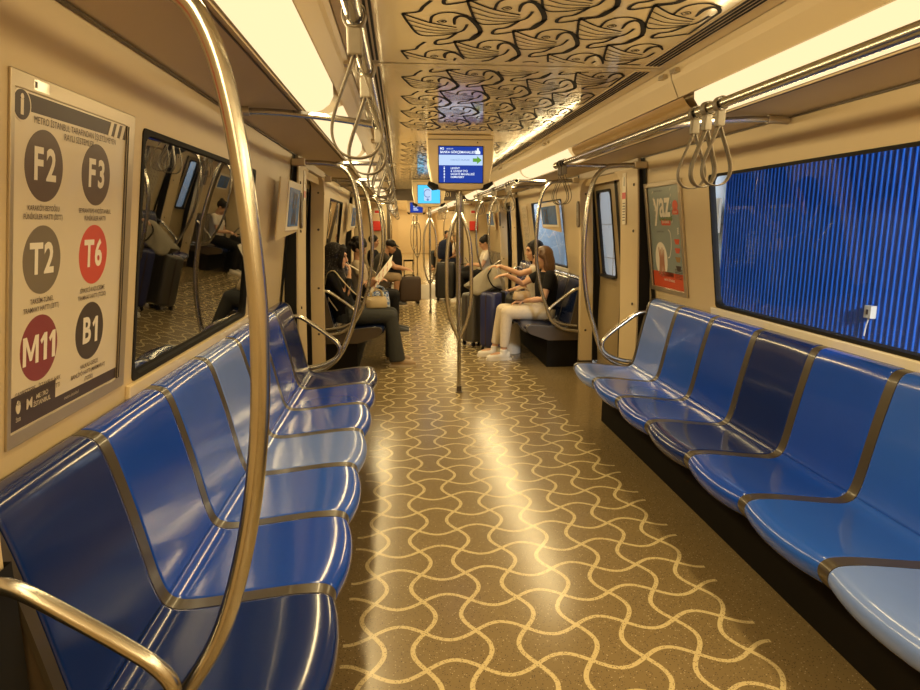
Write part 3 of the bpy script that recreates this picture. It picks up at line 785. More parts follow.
# ------------------------------------------------------------------ ceiling screens
def make_monitor(x, y, kind, label):
    r = root('ceiling_monitor', label, 'screen', (x, y, CEIL))
    fr = lambda u, v, d=0.: Vector((x + u, y - d, v))
    pg = [(-.275, CEIL - .004), (-.268, 2.0), (-.235, 1.835), (-.20, 1.80), (-.12, 1.787), (0, 1.782), (.12, 1.787), (.20, 1.80), (.235, 1.835), (.268, 2.0), (.275, CEIL - .004)]
    mb = MB(); mb.prism(pg, fr, .10, -.14); obj('housing', mb, 'cream', r, angle=30, bevel=.006)
    mb = MB(); mb.box((-.27, -.11, 2.185), (.27, -.10, 2.189), lambda p: Vector((x + p.x, y + p.y, p.z))); mb.ellipsoid(fr(.14, 2.165, .10), (.006, .003, .006), seg=8, rings=6); obj('housing_seam', mb, 'darkbrown', r, smooth=False)
    mb = MB()
    for sg_ in (-1, 1): mb.prism([(sg_*.265, 1.855), (sg_*.272, 1.83), (sg_*.225, 1.79), (sg_*.185, 1.795), (sg_*.19, 1.825), (sg_*.215, 1.835)], fr, .112, -.14)
    obj('corner_bumper', mb, 'black', r, smooth=False)
    X0, X1, Z0, Z1 = -.182, .182, 1.842, 2.132
    q = lambda a, b, c, d_, dd: [fr(a, b, dd), fr(c, b, dd), fr(c, d_, dd), fr(a, d_, dd)]
    mb = MB(); mb.box((X0 - .006, -.1035, Z0 - .006), (X1 + .006, -.099, Z1 + .006), lambda p: Vector((x + p.x, y + p.y, p.z))); obj('screen_bezel', mb, 'black', r, smooth=False)
    if kind == 'route':
        mb = MB(); mb.poly(q(X0, Z0, X1, Z1, .104)); scr = obj('display', mb, 'blue_scr', r, smooth=False)
        mb = MB(); mb.poly(q(X0, 1.982, X1, 2.065, .1045)); obj('stop_band', mb, 'pale_scr', scr, smooth=False)
        mb = MB(); t = lambda u0, v0: (lambda a, b: fr(u0 + a, v0 + b, .1055))
        text_into(mb, 'M2', .026, t(-.172, 2.114), 'LEFT', .02); text_into(mb, 'YENİKAPI', .013, t(-.12, 2.112), 'LEFT')
        text_into(mb, 'BANKA GÖKÇEMAHALLESİ', .0265, t(-.172, 2.086), 'LEFT', .025, .92)
        for i, w in enumerate(('LEVENT', '4. LEVENT İTÜ', 'SANAYİ MAHALLESİ', 'OSMANBEY')): text_into(mb, w, .022, t(-.085, 1.957 - i*.0235), 'LEFT', .02)
        for i in range(4): mb.prism(circle(-.138, 1.957 - i*.0235, .006, 10), fr, .105, .1056)
        mb.poly(q(-.1395, Z0 + .004, -.1365, 1.975, .105))
        mb.prism(circle(.142, 2.112, .009, 12), fr, .105, .1056); mb.prism([(.122, 2.072), (.162, 2.072), (.162, 2.09), (.152, 2.103), (.132, 2.103), (.122, 2.09)], fr, .105, .1056)
        obj('lettering', mb, 'white_scr', scr, smooth=False)
        mb = MB(); text_into(mb, 'HANGİ DURAK', .019, t(-.085, 2.024), 'LEFT', 0.0, 1.2); obj('stop_name', mb, 'mid_scr', scr, smooth=False)
        mb = MB(); mb.prism([(.10, 2.010), (.135, 2.010), (.135, 1.992), (.175, 2.024), (.135, 2.056), (.135, 2.038), (.10, 2.038)], fr, .105, .1056); obj('green_arrow', mb, 'green_scr', scr, smooth=False)
    elif kind == 'advert':
        mb = MB(); mb.poly(q(X0, Z0, X1, Z1, .104)); scr = obj('display', mb, 'cyan_scr', r, smooth=False)
        mb = MB(); mb.prism(rrect(.12, .20, .02, cx=-.02, cy=1.98), fr, .1045, .105); obj('picture_block', mb, 'pale_scr', scr, smooth=False)
        mb = MB(); mb.ribbon([(p_[0], p_[1]) for p_ in circle(-.02, 2.0, .06, 20)][3:18], .012, lambda a, b: fr(a, b, .106)); mb.prism(circle(-.02, 1.90, .02, 12), fr, .1055, .106); obj('picture_outline', mb, 'mid_scr', scr, smooth=False)
    else:
        mb = MB(); mb.poly(q(X0, Z0, X1, Z1, .104)); scr = obj('display', mb, 'blue_scr', r, smooth=False)
        mb = MB()
        for i in range(4): mb.poly(q(-.09, 2.06 - i*.05, .02 + .03*(i % 2), 2.08 - i*.05, .105))
        obj('text_lines', mb, 'white_scr', scr, smooth=False)
    return r
make_monitor(-.025, 5.56, 'route', 'hanging screen showing blue route list with green arrow, nearest on the ceiling')
make_monitor(-.06, 10.86, 'advert', 'hanging screen with bright cyan picture, second along the ceiling')
make_monitor(-.06, 19.36, 'list', 'small hanging screen with blue text in the far car')

# ------------------------------------------------------------------ left poster: list of lines
yc, zc, w, h = 1.739, 1.408, .614, .816
f = wallmap(-1, yc, zc)
r = root('line_poster', 'framed cream poster of round symbols F2 F3 T2 T6 M11 B1, left wall', 'poster', (-1.36, yc, zc))
R4 = lambda a, b: [(-a, -b), (a, -b), (a, b), (-a, b)]
iy0, iy1 = 1.447 - yc, 1.985 - yc; tv = h/2 - .036
mb = MB(); mb.ring(R4(w/2, h/2), [(iy0, -tv), (iy1, -tv), (iy1, tv), (iy0, tv)], f, 0, .0062); obj('poster_frame', mb, 'alu', r, smooth=False, bevel=.003)
mb = MB(); mb.ring([(iy1 - .001, -tv), (iy1 + .014, -tv), (iy1 + .014, tv), (iy1 - .001, tv)], [(iy1, -tv + .001), (iy1 + .012, -tv + .001), (iy1 + .012, tv - .001), (iy1, tv - .001)], f, .005, .0085); obj('frame_groove', mb, 'darkbrown', r, smooth=False)
mb = MB(); mb.prism([(iy0 - .002, -tv - .002), (iy1 + .002, -tv - .002), (iy1 + .002, tv + .002), (iy0 - .002, tv + .002)], f, .0005, .003); sh = obj('poster_sheet', mb, 'paper', r, smooth=False)
loc = lambda y, z: (y - yc, (z - zc)/math.cos(.1343))
D1, D2 = .0036, .0046
BT, BB = tv - .004, tv - .040
mb = MB(); mb.prism([(iy0, BB), (iy1, BB), (iy1, BT), (iy0, BT)], f, .003, D1); obj('top_band', mb, 'ink', sh, smooth=False)
mb = MB(); mb.prism([(iy0, -tv + .002), (iy1, -tv + .002), (iy1, -tv + .034), (iy0 + .19, -tv + .034), (iy0 + .19, -tv + .082), (iy0, -tv + .082)], f, .003, D1); obj('bottom_band', mb, 'ink', sh, smooth=False)
mb = MB()
for k_ in range(3): mb.prism([(iy1 - .040 - k_*.036, BB - .002), (iy1 - .022 - k_*.036, BB - .002), (iy1 - .004 - k_*.036, BT + .001), (iy1 - .022 - k_*.036, BT + .001)], f, .0035, D2)
obj('white_slashes', mb, 'paper', sh, smooth=False)
mb = MB()
mb.prism(circle(iy0 + .03, -tv + .055, .009, 12, .016), f, .0035, D2)
text_into(mb, 'METRO', .016, lambda a, b: f(iy0 + .128 + a, -tv + .060 + b, D2), bold=.02); text_into(mb, 'İSTANBUL', .016, lambda a, b: f(iy0 + .128 + a, -tv + .043 + b, D2), bold=.02)
text_into(mb, 'M', .034, lambda a, b: f(iy0 + .074 + a, -tv + .051 + b, D2), bold=.03); text_into(mb, 'İBB', .013, lambda a, b: f(iy0 + .03 + a, -tv + .025 + b, D2))
text_into(mb, 'metro.istanbul', .013, lambda a, b: f(iy0 + .27 + a, -tv + .02 + b, D2))
obj('footer_lettering', mb, 'paper', sh, smooth=False)
ic = loc(1.474, 1.746)
mb = MB(); mb.prism(circle(*ic, .0345, 32), f, .0035, .0042); ido = obj('info_disc_rim', mb, 'paper', r, smooth=False)
mb = MB(); mb.prism(circle(*ic, .0305, 32), f, .0043, .0047); obj('info_disc', mb, 'ink', ido, smooth=False)
mb = MB(); text_into(mb, 'i', .058, lambda a, b: f(ic[0] + a, ic[1] + b, .0052), bold=.05); obj('info_letter', mb, 'paper', ido, smooth=False)
CIR = [('F2', 1.567, 1.629, 'brownc', ('KARAKÖY-BEYOĞLU', 'FÜNİKÜLER HATTI (İETT)')), ('F3', 1.817, 1.628, 'brownc', ('SEYRANTEPE-VADİSTANBUL', 'FÜNİKÜLER HATTI')),
       ('T2', 1.566, 1.42, 'greyc', ('TAKSİM-TÜNEL', 'TRAMVAY HATTI (İETT)')), ('T6', 1.816, 1.421, 'redc', ('SİRKECİ-KAZLIÇEŞME', 'TRAMVAY HATTI (TCDD)')),
       ('M11', 1.561, 1.215, 'maroonc', ('GAYRETTEPE - İSTANBUL HAV.', 'ARNAVUTKÖY METRO HATTI', '(TCDD)')), ('B1', 1.81, 1.215, 'darkc', ('HALKALI-GEBZE', 'BANLİYÖ HATTI (MARMARAY)', '(TCDD)'))]
mbt = MB()
text_into(mbt, 'METRO İSTANBUL TARAFINDAN İŞLETİLMEYEN', .0215, lambda a, b: f(-.018 + a, BB - .014 + b, D2), sx=.86); text_into(mbt, 'RAYLI SİSTEMLER', .0215, lambda a, b: f(-.018 + a, BB - .035 + b, D2), sx=.9)
obj('title_lettering', mbt, 'ink2', sh, smooth=False)
def symbol(mb, s, size, u, v, q):
    """bold symbol; the digit one drawn with its flag"""
    adv = {'F': .62, 'T': .62, 'M': .92, 'B': .70, '1': .46}; tot = sum(adv.get(c, .62) for c in s)*size*.88; x = u - tot/2
    for c in s:
        wd = adv.get(c, .62)*size*.88; cx = x + wd/2; x += wd
        if c == '1':
            H = size*.365; t = size*.075
            mb.prism([(cx - .2*t + a*t, v + b) for a, b in ((-.1, -H), (2., -H), (2., H), (.2, H), (-2.2, H*.52), (-1.4, H*.22), (-.1, H*.52))], lambda a_, b_, d: f(a_, b_, d), q, q + .0002)
        elif c == 'M':
            H = size*.365; t = size*.14; a_ = wd*.43
            mb.prism([(cx + a, v + b) for a, b in ((-a_, -H), (-a_, H), (-a_ + 1.15*t, H), (0, -.15*H), (a_ - 1.15*t, H), (a_, H), (a_, -H), (a_ - t, -H), (a_ - t, .42*H), (.35*t, -.72*H), (-.35*t, -.72*H), (-a_ + t, .42*H), (-a_ + t, -H))], f, q, q + .0002)
        else: text_into(mb, c, size, lambda a, b, cx=cx: f(cx + a, v + b, q), bold=.03, sx=.88)
for nm, y, z, c, lines in CIR:
    u, v = loc(y, z)
    mb = MB(); mb.prism(circle(u, v, .079, 48), f, .003, D1); dsc = obj('line_disc', mb, c, r, smooth=False)
    mb = MB(); symbol(mb, nm, .098 if len(nm) < 3 else .092, u, v, .0042); obj('disc_symbol', mb, 'white', dsc, smooth=False)
    mb = MB()
    for i, t in enumerate(lines): text_into(mb, t, .0165, lambda a, b, u=u, v=v, i=i: f(u + a, v - .094 - i*.019 + b, D2), bold=.008, sx=.86)
    obj('disc_caption', mb, 'ink2', dsc, smooth=False)
mb = MB(); mb.prism([(-.225, h/2 - .029), (-.165, h/2 - .029), (-.165, h/2 - .007), (-.225, h/2 - .007)], f, .0062, .0068); st = obj('frame_sticker', mb, 'paper', r, smooth=False)
mb = MB(); mb.prism([(-.222, h/2 - .025), (-.213, h/2 - .025), (-.213, h/2 - .012), (-.222, h/2 - .012)], f, .0067, .0072); obj('sticker_mark', mb, 'ink', st, smooth=False)

# ------------------------------------------------------------------ right poster
yc, zc, w, h = 4.475, 1.405, .635, .795
f = wallmap(1, yc, zc)
r = root('summer_poster', 'framed teal poster reading yaz with red footer on the right wall', 'poster', (1.36, yc, zc))
ow, iw = (w/2, h/2), (w/2 - .04, h/2 - .034)
mb = MB(); mb.ring(R4(*ow), R4(*iw), f, 0, .018); obj('poster_frame', mb, 'alu', r, smooth=False, bevel=.003)
mb = MB(); mb.prism(R4(iw[0] + .004, iw[1] + .004), f, .0005, .003); sh = obj('poster_sheet', mb, 'teal', r, smooth=False)
B4 = lambda mb, a, b, c, d_, q=D1: mb.prism([(a, b), (c, b), (c, d_), (a, d_)], f, .003, q)
mb = MB(); B4(mb, -iw[0], -iw[1], iw[0], -iw[1] + .115); obj('red_footer', mb, 'orange', sh, smooth=False)
mb = MB()
mb.prism(rrect(.16, .045, .012, cx=.02, cy=.112), f, .003, D1)
mb.prism(circle(.19, .225, .045, 20, .035), f, .003, D1); mb.prism(rrect(.10, .035, .01, cx=.19, cy=.18), f, .003, D1); obj('red_print', mb, 'orange', sh, smooth=False)
mb = MB(); text_into(mb, 'yaz', .27, lambda a, b: f(-.035 + a, .235 + b, D2), bold=.02, sx=.82)
text_into(mb, 'METRO İSTANBUL', .022, lambda a, b: f(.02 + a, -iw[1] + .058 + b, D2), bold=.01); text_into(mb, 'SICAK', .022, lambda a, b: f(.19 + a, .18 + b, D2)); text_into(mb, 'İSTANBUL', .026, lambda a, b: f(.02 + a, .112 + b, D2), bold=.02)
mb.prism(circle(-.105, -.16, .108, 28, .128), f, .003, D1)
mb.ribbon([tuple(p_) for p_ in smooth_line([(.05, .06), (.085, .03), (.085, -.06), (.05, -.13), (.02, -.14)], 6)], .008, lambda a, b: f(a, b, D1))
for k_ in range(6): mb.ribbon([(-.20 + .008*k_, .32 - .04*k_), (-.175 + .008*k_, .335 - .045*k_)], .005, lambda a, b: f(a, b, D1)); mb.ribbon([(.12, .33 - .045*k_), (.135, .35 - .045*k_)], .005, lambda a, b: f(a, b, D1))
for k_ in range(4): mb.ribbon([(.20, .03 + k_*.012), (.225, .037 + k_*.012)], .006, lambda a, b: f(a, b, D1))
obj('white_print', mb, 'white', sh, smooth=False)
mb = MB(); text_into(mb, 'burada', .10, lambda a, b: f(.02 + a, .155 + b, .0042), bold=.03, sx=.8); obj('green_print', mb, pm('print_green', (.12, .20, .05), .4), sh, smooth=False)
mb = MB()
for k_ in range(4): mb.ribbon([(-.15 + .03*k_, -.27 + .02*(k_ % 2)), (-.125 + .02*k_, -.16), (-.14 + .03*k_, -.07 - .015*(k_ % 2))], [.022, .026, .012], lambda a, b: f(a, b, .0041))
obj('hands_picture', mb, pm('print_skin', (.42, .20, .12), .5), sh, smooth=False, fix=False)
mb = MB()
text_into(mb, "İstanbul'da metro", .022, lambda a, b: f(-.09 + a, .335 + b, D1)); text_into(mb, 'yazın tadını çıkar', .018, lambda a, b: f(-.09 + a, .045 + b, D1))
mb.prism(rrect(.19, .036, .01, cx=.0, cy=-.262), f, .003, D1)
for i in range(7): B4(mb, .12, -.265 - .0 + i*.011 - .02, .24, -.265 + i*.011 - .015)
obj('dark_print', mb, 'ink', sh, smooth=False)
for i, c in enumerate(('orange', 'orange', 'green', 'ink')):
    mb = MB(); v = -.005 - i*.062; mb.prism([(.14, v), (.23, v), (.21, v - .036), (.16, v - .036)], f, .003, D1)
    obj('bowl_picture', mb, {'green': 'unlit'}.get(c, c), sh, smooth=False)

# ------------------------------------------------------------------ small angled advert panels by the doorways
def ad_panel(s, A, B, z0, z1, label):
    r = root('advert_panel', label, 'advert panel', (s*A[0], A[1], z0))
    a, b = Vector((s*A[0], A[1], 0)), Vector((s*B[0], B[1], 0)); d = b - a; L = d.length; d.normalize(); n = Vector((-d.y, d.x, 0)) 
    if n.x*s > 0: n = -n
    g = lambda u, v, q=0.: a + d*u + n*q + Vector((-s*.13*(v - z0), 0, v))
    mb = MB(); mb.prism([(0, z0), (L, z0 + .05), (L, z1 - .02), (0, z1)], g, -.012, 0); obj('panel_plate', mb, 'cream', r, smooth=False, bevel=.003)
    mb = MB(); P0 = .36 if s < 0 else .06; mb.prism([(L*P0, z0 + .06), (L*.98, z0 + .065), (L*.98, z1 - .025), (L*P0, z1 - .015)], g, 0, .006); sh = obj('panel_sheet', mb, 'white', r, smooth=False)
    mb = MB(); P1 = P0 + .06; mb.prism([(L*P1, z0 + .085), (L*.94, z0 + .09), (L*.94, z1 - .065), (L*P1, z1 - .055)], g, .005, .009); obj('picture', mb, pm('picture_blue', (.09, .19, .46), .25, var=.5, scale=14), sh, smooth=False)
    mb = MB()
    for k_ in range(2): mb.ribbon([tuple(p_) for p_ in smooth_line([(L*(.6 + .14*k_), z0 + .10), (L*(.66 + .08*k_), z0 + .2), (L*(.60 + .16*k_), z1 - .16), (L*(.68 + .1*k_), z1 - .09)], 5)], [.03*(1 + .5*math.sin(i)) for i in range(16)], lambda a_, b_: g(a_, b_, .010))
    obj('dark_figure', mb, pm('picture_dark', (.035, .035, .06), .3), sh, smooth=False, fix=False)
    return r
ad_panel(-1, (1.305, 4.12), (1.25, 4.55), 1.40, 1.79, 'small cream panel with blue picture by the left doorway, past the big left window')
ad_panel(1, (1.30, 7.30), (1.225, 7.90), 1.41, 1.77, 'small panel with blue picture on the right wall past the first doorway')
ad_panel(-1, (1.305, 9.42), (1.235, 9.96), 1.39, 1.80, 'small panel with picture on the left wall by the second doorway')
ad_panel(1, (1.305, 12.45), (1.225, 12.95), 1.40, 1.77, 'small panel with picture on the far right wall past the second doorway')

# oval plates and stickers on the pillars
MT['plate'] = pm('plate_brown', (.13, .095, .06), .35, bump=.5, bscale=220)
for s, y, z, t in ((-1, 4.92, 1.60, 'near pillar of the first'), (1, 6.46, 1.60, 'far pillar of the first'), (-1, 10.22, 1.6, 'near pillar of the second'), (1, 11.72, 1.6, 'far pillar of the second')):
    mb = MB(); mb.prism(rrect(.09, .26, .04), lambda u, v, d: Vector((s*(1.268 - d - (v)*.035), y + u, z + v)), -.01, .014)
    tag(obj('speaker_plate', mb, 'plate', smooth=False, bevel=.004), 'brown oval plate on the %s %s doorway' % (SIDE[s], t), 'plate')
for s, y, t, big in ((1, 5.10, 'near pillar of the first', 1), (-1, 5.08, 'near pillar of the first', 0)):
    mb = MB(); q = lambda u, v, d: Vector((s*(1.2625 - d - (v - 1.6)*.035), y + u, v))
    z0 = 1.50 if big else 1.68
    mb.prism([(-.04, z0), (.04, z0), (.04, 1.90), (-.04, 1.90)], q, 0, .004); mb.mi = 1
    mb.prism([(-.04, 1.70), (.04, 1.70), (.04, 1.75), (-.04, 1.75)], q, .0035, .005); mb.mi = 2
    mb.prism([(-.006, 1.80), (.006, 1.80), (.006, 1.87), (-.006, 1.87)], q, .0035, .005)
    if big:
        for k_ in range(7): mb.prism([(-.028, 1.53 + k_*.022), (.028, 1.53 + k_*.022), (.028, 1.537 + k_*.022), (-.028, 1.537 + k_*.022)], q, .0035, .005)
    tag(obj('safety_sticker', mb, ['white', 'red', 'ink'], smooth=False), 'white and red door warning sticker on the %s %s doorway' % (SIDE[s], t), 'sticker')
# route map boards on the far right wall
for yy, t in ((10.35, 'second doorway'),):
    pass
f = wallmap(1, 9.62, 1.42); r = root('map_board', 'pale board with small map drawings on the right wall past the far window', 'board', (1.36, 9.62, 1.4))
mb = MB(); mb.prism(R4(.2, .36), f, 0, .01); obj('board_sheet', mb, 'paper', r, smooth=False)
mb = MB()
for i in range(7):
    for j in range(3): mb.ribbon([(-.15 + j*.11, .3 - i*.095), (-.11 + j*.11, .33 - i*.095), (-.07 + j*.11, .29 - i*.095), (-.12 + j*.11, .27 - i*.095)], .008, lambda a, b: f(a, b, .011))
obj('map_print', mb, 'ink2', r, smooth=False, fix=False)

for s in (-1, 1):
    grab_rail(s, 16.5, 'small bowed grab rail in the far car, %s side, by the gangway' % SIDE[s])
    grab_rail(s, 20.3, 'small bowed grab rail in the far car, %s side, second bench' % SIDE[s], flip=-1)
    r = root('overhead_rail', 'overhead handrail in the far car on the %s' % SIDE[s], 'handrail', (s*RX, 20., RZ))
    mb = MB(); mb.tube([(s*RX, 16.2, RZ), (s*RX, 20., RZ), (s*RX, 24., RZ)], .0185, 10); obj('rail', mb, 'steel', r)
    for i in range(10):
        c = copy_tree(proto[s], 'tiny grey strap loop in the far car on the %s, %s from the gangway' % (SIDE[s], ORD[i]), (s*RX, 16.4 + .36*i + .1*(i % 3), RZ), 'straps in the far car on the %s' % SIDE[s])
        c.rotation_euler = (random.uniform(-.08, .08), 0, random.uniform(-.3, .3))
# ------------------------------------------------------------------ people
bench(-1, 16.6, 4, 'far car'); bench(1, 16.6, 4, 'far car')
bench(-1, 20.35, 7, 'deepest'); bench(1, 20.35, 7, 'deepest')
SKIN = {'a': pm('skin_light', (.52, .29, .17), .5, var=.05), 'b': pm('skin_tan', (.42, .22, .12), .5, var=.05)}
def cloth(n, c, **k): return pm(n, c, .85, spec=.2, var=.12, scale=40, bump=.25, bscale=90, **k)
HAIRM = {'dark': pm('hair_dark', (.008, .005, .004), .6, spec=.25, var=.4, scale=60), 'brown': pm('hair_brown', (.105, .052, .024), .42, var=.45, scale=50), 'blond': pm('hair_fair', (.32, .2, .09), .5, var=.3, scale=50)}
MT['eye'] = pm('eye_dark', (.02, .012, .01), .2); MT['lip'] = pm('lip', (.38, .11, .08), .45)

def solid(name, mb, mat, parent, vox=.01, sm=6):
    """fuse overlapping closed pieces into one continuous surface"""
    bmesh.ops.recalc_face_normals(mb.bm, faces=mb.bm.faces)
    me = bpy.data.meshes.new('tmp'); mb.bm.to_mesh(me); mb.bm.free()
    o = bpy.data.objects.new('tmp', me); COL.objects.link(o)
    r = o.modifiers.new('r', 'REMESH'); r.mode = 'VOXEL'; r.voxel_size = vox
    if sm:
        q = o.modifiers.new('s', 'SMOOTH'); q.factor = .5; q.iterations = sm
    dg = bpy.context.evaluated_depsgraph_get(); dg.update()
    nm = bpy.data.meshes.new_from_object(o.evaluated_get(dg)); bpy.data.objects.remove(o); bpy.data.meshes.remove(me)
    nm.name = name; nm.materials.clear(); nm.materials.append(MT[mat] if isinstance(mat, str) else mat)
    for p in nm.polygons: p.use_smooth = True; p.material_index = 0
    ob = bpy.data.objects.new(name, nm); COL.objects.link(ob); ob.parent = parent
    return ob

def hand(mb, w, d, n, curl=.5, side=1, k=1.):
    """palm, five separate bent fingers; d towards the fingertips, n out of the palm, thumb on side*(d x n)"""
    w, d, n = Vector(w), Vector(d).normalized(), Vector(n); n = (n - d*n.dot(d)).normalized(); b = d.cross(n)*side
    M = Matrix((d, b, n)).transposed()
    mb.ellipsoid(w + d*.045*k, (.056*k, .040*k, .017*k), M, 14, 8)
    mb.tube([w - d*.02*k, w + d*.03*k], [.026*k, .028*k], 10, flat=(b, .7))
    for i, L in enumerate((.068, .078, .072, .056)):
        p = w + d*(.086 - .004*abs(i - 1))*k + b*(.030 - .0205*i)*k; pts = [p - d*.02*k, p]; ang = 0
        for j, f in enumerate((.45, .32, .23)):
            ang += curl*(.55 + .25*j); v = d*math.cos(ang) + n*math.sin(ang) + b*(.12 - .08*i); pts.append(pts[-1] + v.normalized()*L*f*k*1.15)
        mb.tube(pts, [.0095*k, .0095*k, .0088*k, .008*k, .0066*k], 8)
    p = w + d*.02*k + b*.03*k; v = (d*.55 + b*.75 + n*(.25 + .3*curl)).normalized(); v2 = (d*.85 + b*.35 + n*(.3 + .4*curl)).normalized()
    mb.tube([p - v*.01*k, p + v*.028*k, p + v*.028*k + v2*.032*k], [.0125*k, .011*k, .0085*k], 8)

def seated(**k):
    J = dict(pelvis=(0, 0, .55), chest=(-.07, 0, .84), neck=(-.085, 0, 1.02), head=(-.05, 0, 1.165), face=(1, 0, -.12),
             shL=(-.08, .175, .965), shR=(-.08, -.175, .965), elL=(.02, .22, .70), elR=(.02, -.22, .70), wrL=(.22, .10, .66), wrR=(.22, -.10, .66),
             hdL=(1, -.3, -.1), hdR=(1, .3, -.1), hnL=(0, -.3, -1), hnR=(0, .3, -1),
             hipL=(0, .09, .54), hipR=(0, -.09, .54), knL=(.43, .10, .53), knR=(.43, -.10, .53), anL=(.43, .10, .10), anR=(.43, -.10, .10), toL=(1, .08, 0), toR=(1, -.08, 0))
    J.update(k); return {a: Vector(b) for a, b in J.items()}

def person(label, loc, rz, J, hair=('short', 'dark'), top=None, sleeve=.45, bottom=None, legs=1., shoes=None, skin='a', vox=.008, scarf=None, curl=.5, female=True, group=None):
    r = root('person', label, 'person', loc, rz, group)
    K = SKIN[skin]; sh = .93 if female else 1.0
    mb = MB()
    fd = J['face'].normalized(); sd = Vector((0, 0, 1)).cross(fd).normalized(); up = fd.cross(sd)
    Mh = Matrix((fd, sd, up)).transposed(); H = J['head']
    hp = lambda a, b, c: H + Mh @ Vector((a, b, c))
    mb.ellipsoid(hp(-.012, 0, .025), (.096, .075, .092), Mh, 20, 14)              # skull
    mb.ellipsoid(hp(.028, 0, -.045), (.062, .056, .070), Mh, 16, 10)              # lower face
    mb.ellipsoid(hp(.058, 0, -.098), (.026, .026, .020), Mh, 10, 8)               # chin
    mb.tube([hp(.082, 0, .022), hp(.100, 0, -.012), hp(.108, 0, -.028), hp(.088, 0, -.036)], [.009, .012, .0145, .009], 8)   # nose
    mb.ellipsoid(hp(.082, 0, .036), (.016, .05, .011), Mh, 12, 8)                 # brow
    mb.ellipsoid(hp(.086, 0, -.068), (.012, .024, .010), Mh, 10, 8)               # mouth
    for e in (-1, 1):
        mb.ellipsoid(hp(-.008, e*.076, -.008), (.022, .010, .033), Mh, 10, 8)     # ears
        mb.ellipsoid(hp(.060, e*.040, -.028), (.025, .02, .025), Mh, 10, 8)       # cheeks
    mb.tube([J['neck'] - Vector((0, 0, .06)), J['neck'] + Vector((.01, 0, .03)), hp(-.018, 0, -.06)], [.062*sh, .05*sh, .05*sh], 14)
    side = Vector((0, 1, 0)); c, p, n = J['chest'], J['pelvis'], J['neck']
    mid = (c + p)/2 + Vector((-.01, 0, 0))
    stations = lambda g: [(p - Vector((0, 0, .07)), .14 + g, .11 + g), (p, .165*sh + g, .125 + g), (mid, .140*sh + g, .105 + g), (c, .165*sh + g, .118 + g), (c*.45 + n*.55, .165*sh + g, .10 + g), (n - Vector((0, 0, .02)), .075 + g, .065 + g)]
    mb.loft(stations(0), side, 18)
    for S in 'LR':
        a, b, w = J['sh' + S], J['el' + S], J['wr' + S]
        mb.ellipsoid(a, (.058*sh, .058*sh, .055*sh))
        mb.tube([a, a*.6 + b*.4, b, b*.7 + w*.3, w], [.052*sh, .046*sh, .038*sh, .038*sh, .026*sh], 12); mb.ellipsoid(b, (.039*sh,)*3, None, 10, 8)
        hand(mb, w, J['hd' + S], J['hn' + S], curl, 1 if S == 'L' else -1, .95)
        h, k_, an = J['hip' + S], J['kn' + S], J['an' + S]
        mb.tube([h, h*.5 + k_*.5, k_], [.088, .074, .058], 14); mb.ellipsoid(k_, (.058,)*3, None, 12, 8)
        mb.tube([k_, k_*.68 + an*.32 - Vector((.012, 0, 0)), an, an - Vector((0, 0, .05))], [.054, .054, .036, .036], 12)
        t = J['to' + S].normalized(); mb.tube([an - Vector((0, 0, .055)) - t*.04, an - Vector((0, 0, .058)) + t*.08, an - Vector((0, 0, .068)) + t*.155], [.036, .038, .026], 10, flat=(t.cross(Vector((0, 0, 1))), .8))
    body = solid('body', mb, K, r, vox, 4)
    mb = MB()
    for e in (-1, 1): mb.ellipsoid(hp(.079, e*.031, .012), (.010, .013, .007), Mh, 8, 6)
    obj('eyes', mb, 'eye', r, local=True)
    mb = MB()
    for e in (-1, 1): mb.ellipsoid(hp(.089, e*.032, .036), (.006, .02, .004), Mh, 8, 6)
    obj('eyebrows', mb, HAIRM[hair[1]] if hair[1] != 'blond' else HAIRM['brown'], r, local=True)
    mb = MB(); mb.ellipsoid(hp(.095, 0, -.066), (.006, .021, .006), Mh, 10, 6); obj('lips', mb, 'lip', r, local=True)
    # clothes
    if top:
        mb = MB(); mb.loft(stations(.014), side, 18)
        for S in 'LR':
            a, b, w = J['sh' + S], J['el' + S], J['wr' + S]
            mb.ellipsoid(a, (.068*sh,)*3)
            if sleeve <= .6: mb.tube([a, a*(1 - sleeve*1.2) + b*sleeve*1.2], [.066*sh, .062*sh], 14)
            else: mb.tube([a, b, b*.1 + w*.9], [.064*sh, .052*sh, .042*sh], 14); mb.ellipsoid(b, (.053*sh,)*3)
        solid('shirt', mb, top, r, max(vox, .009), 4)
    if bottom:
        mb = MB(); mb.loft([(p + Vector((0, 0, .10)), .162*sh, .128), (p, .182*sh, .14), (p - Vector((0, 0, .085)), .165, .125)], side, 18)
        wide = legs > 1.
        for S in 'LR':
            h, k_, an = J['hip' + S], J['kn' + S], J['an' + S]
            mb.tube([h, h*.5 + k_*.5, k_], [.10, .088, .073], 14); mb.ellipsoid(k_, (.073,)*3)
            if legs >= .5:
                L = min(legs, 1.); e = k_*(1 - L) + an*L; mb.tube([k_, k_*.5 + e*.5, e - Vector((0, 0, .05 if wide else .0))], [.070, .074 if wide else .062, .088 if wide else .05], 14)
            else: pass
        solid('trousers', mb, bottom, r, max(vox, .009), 4)
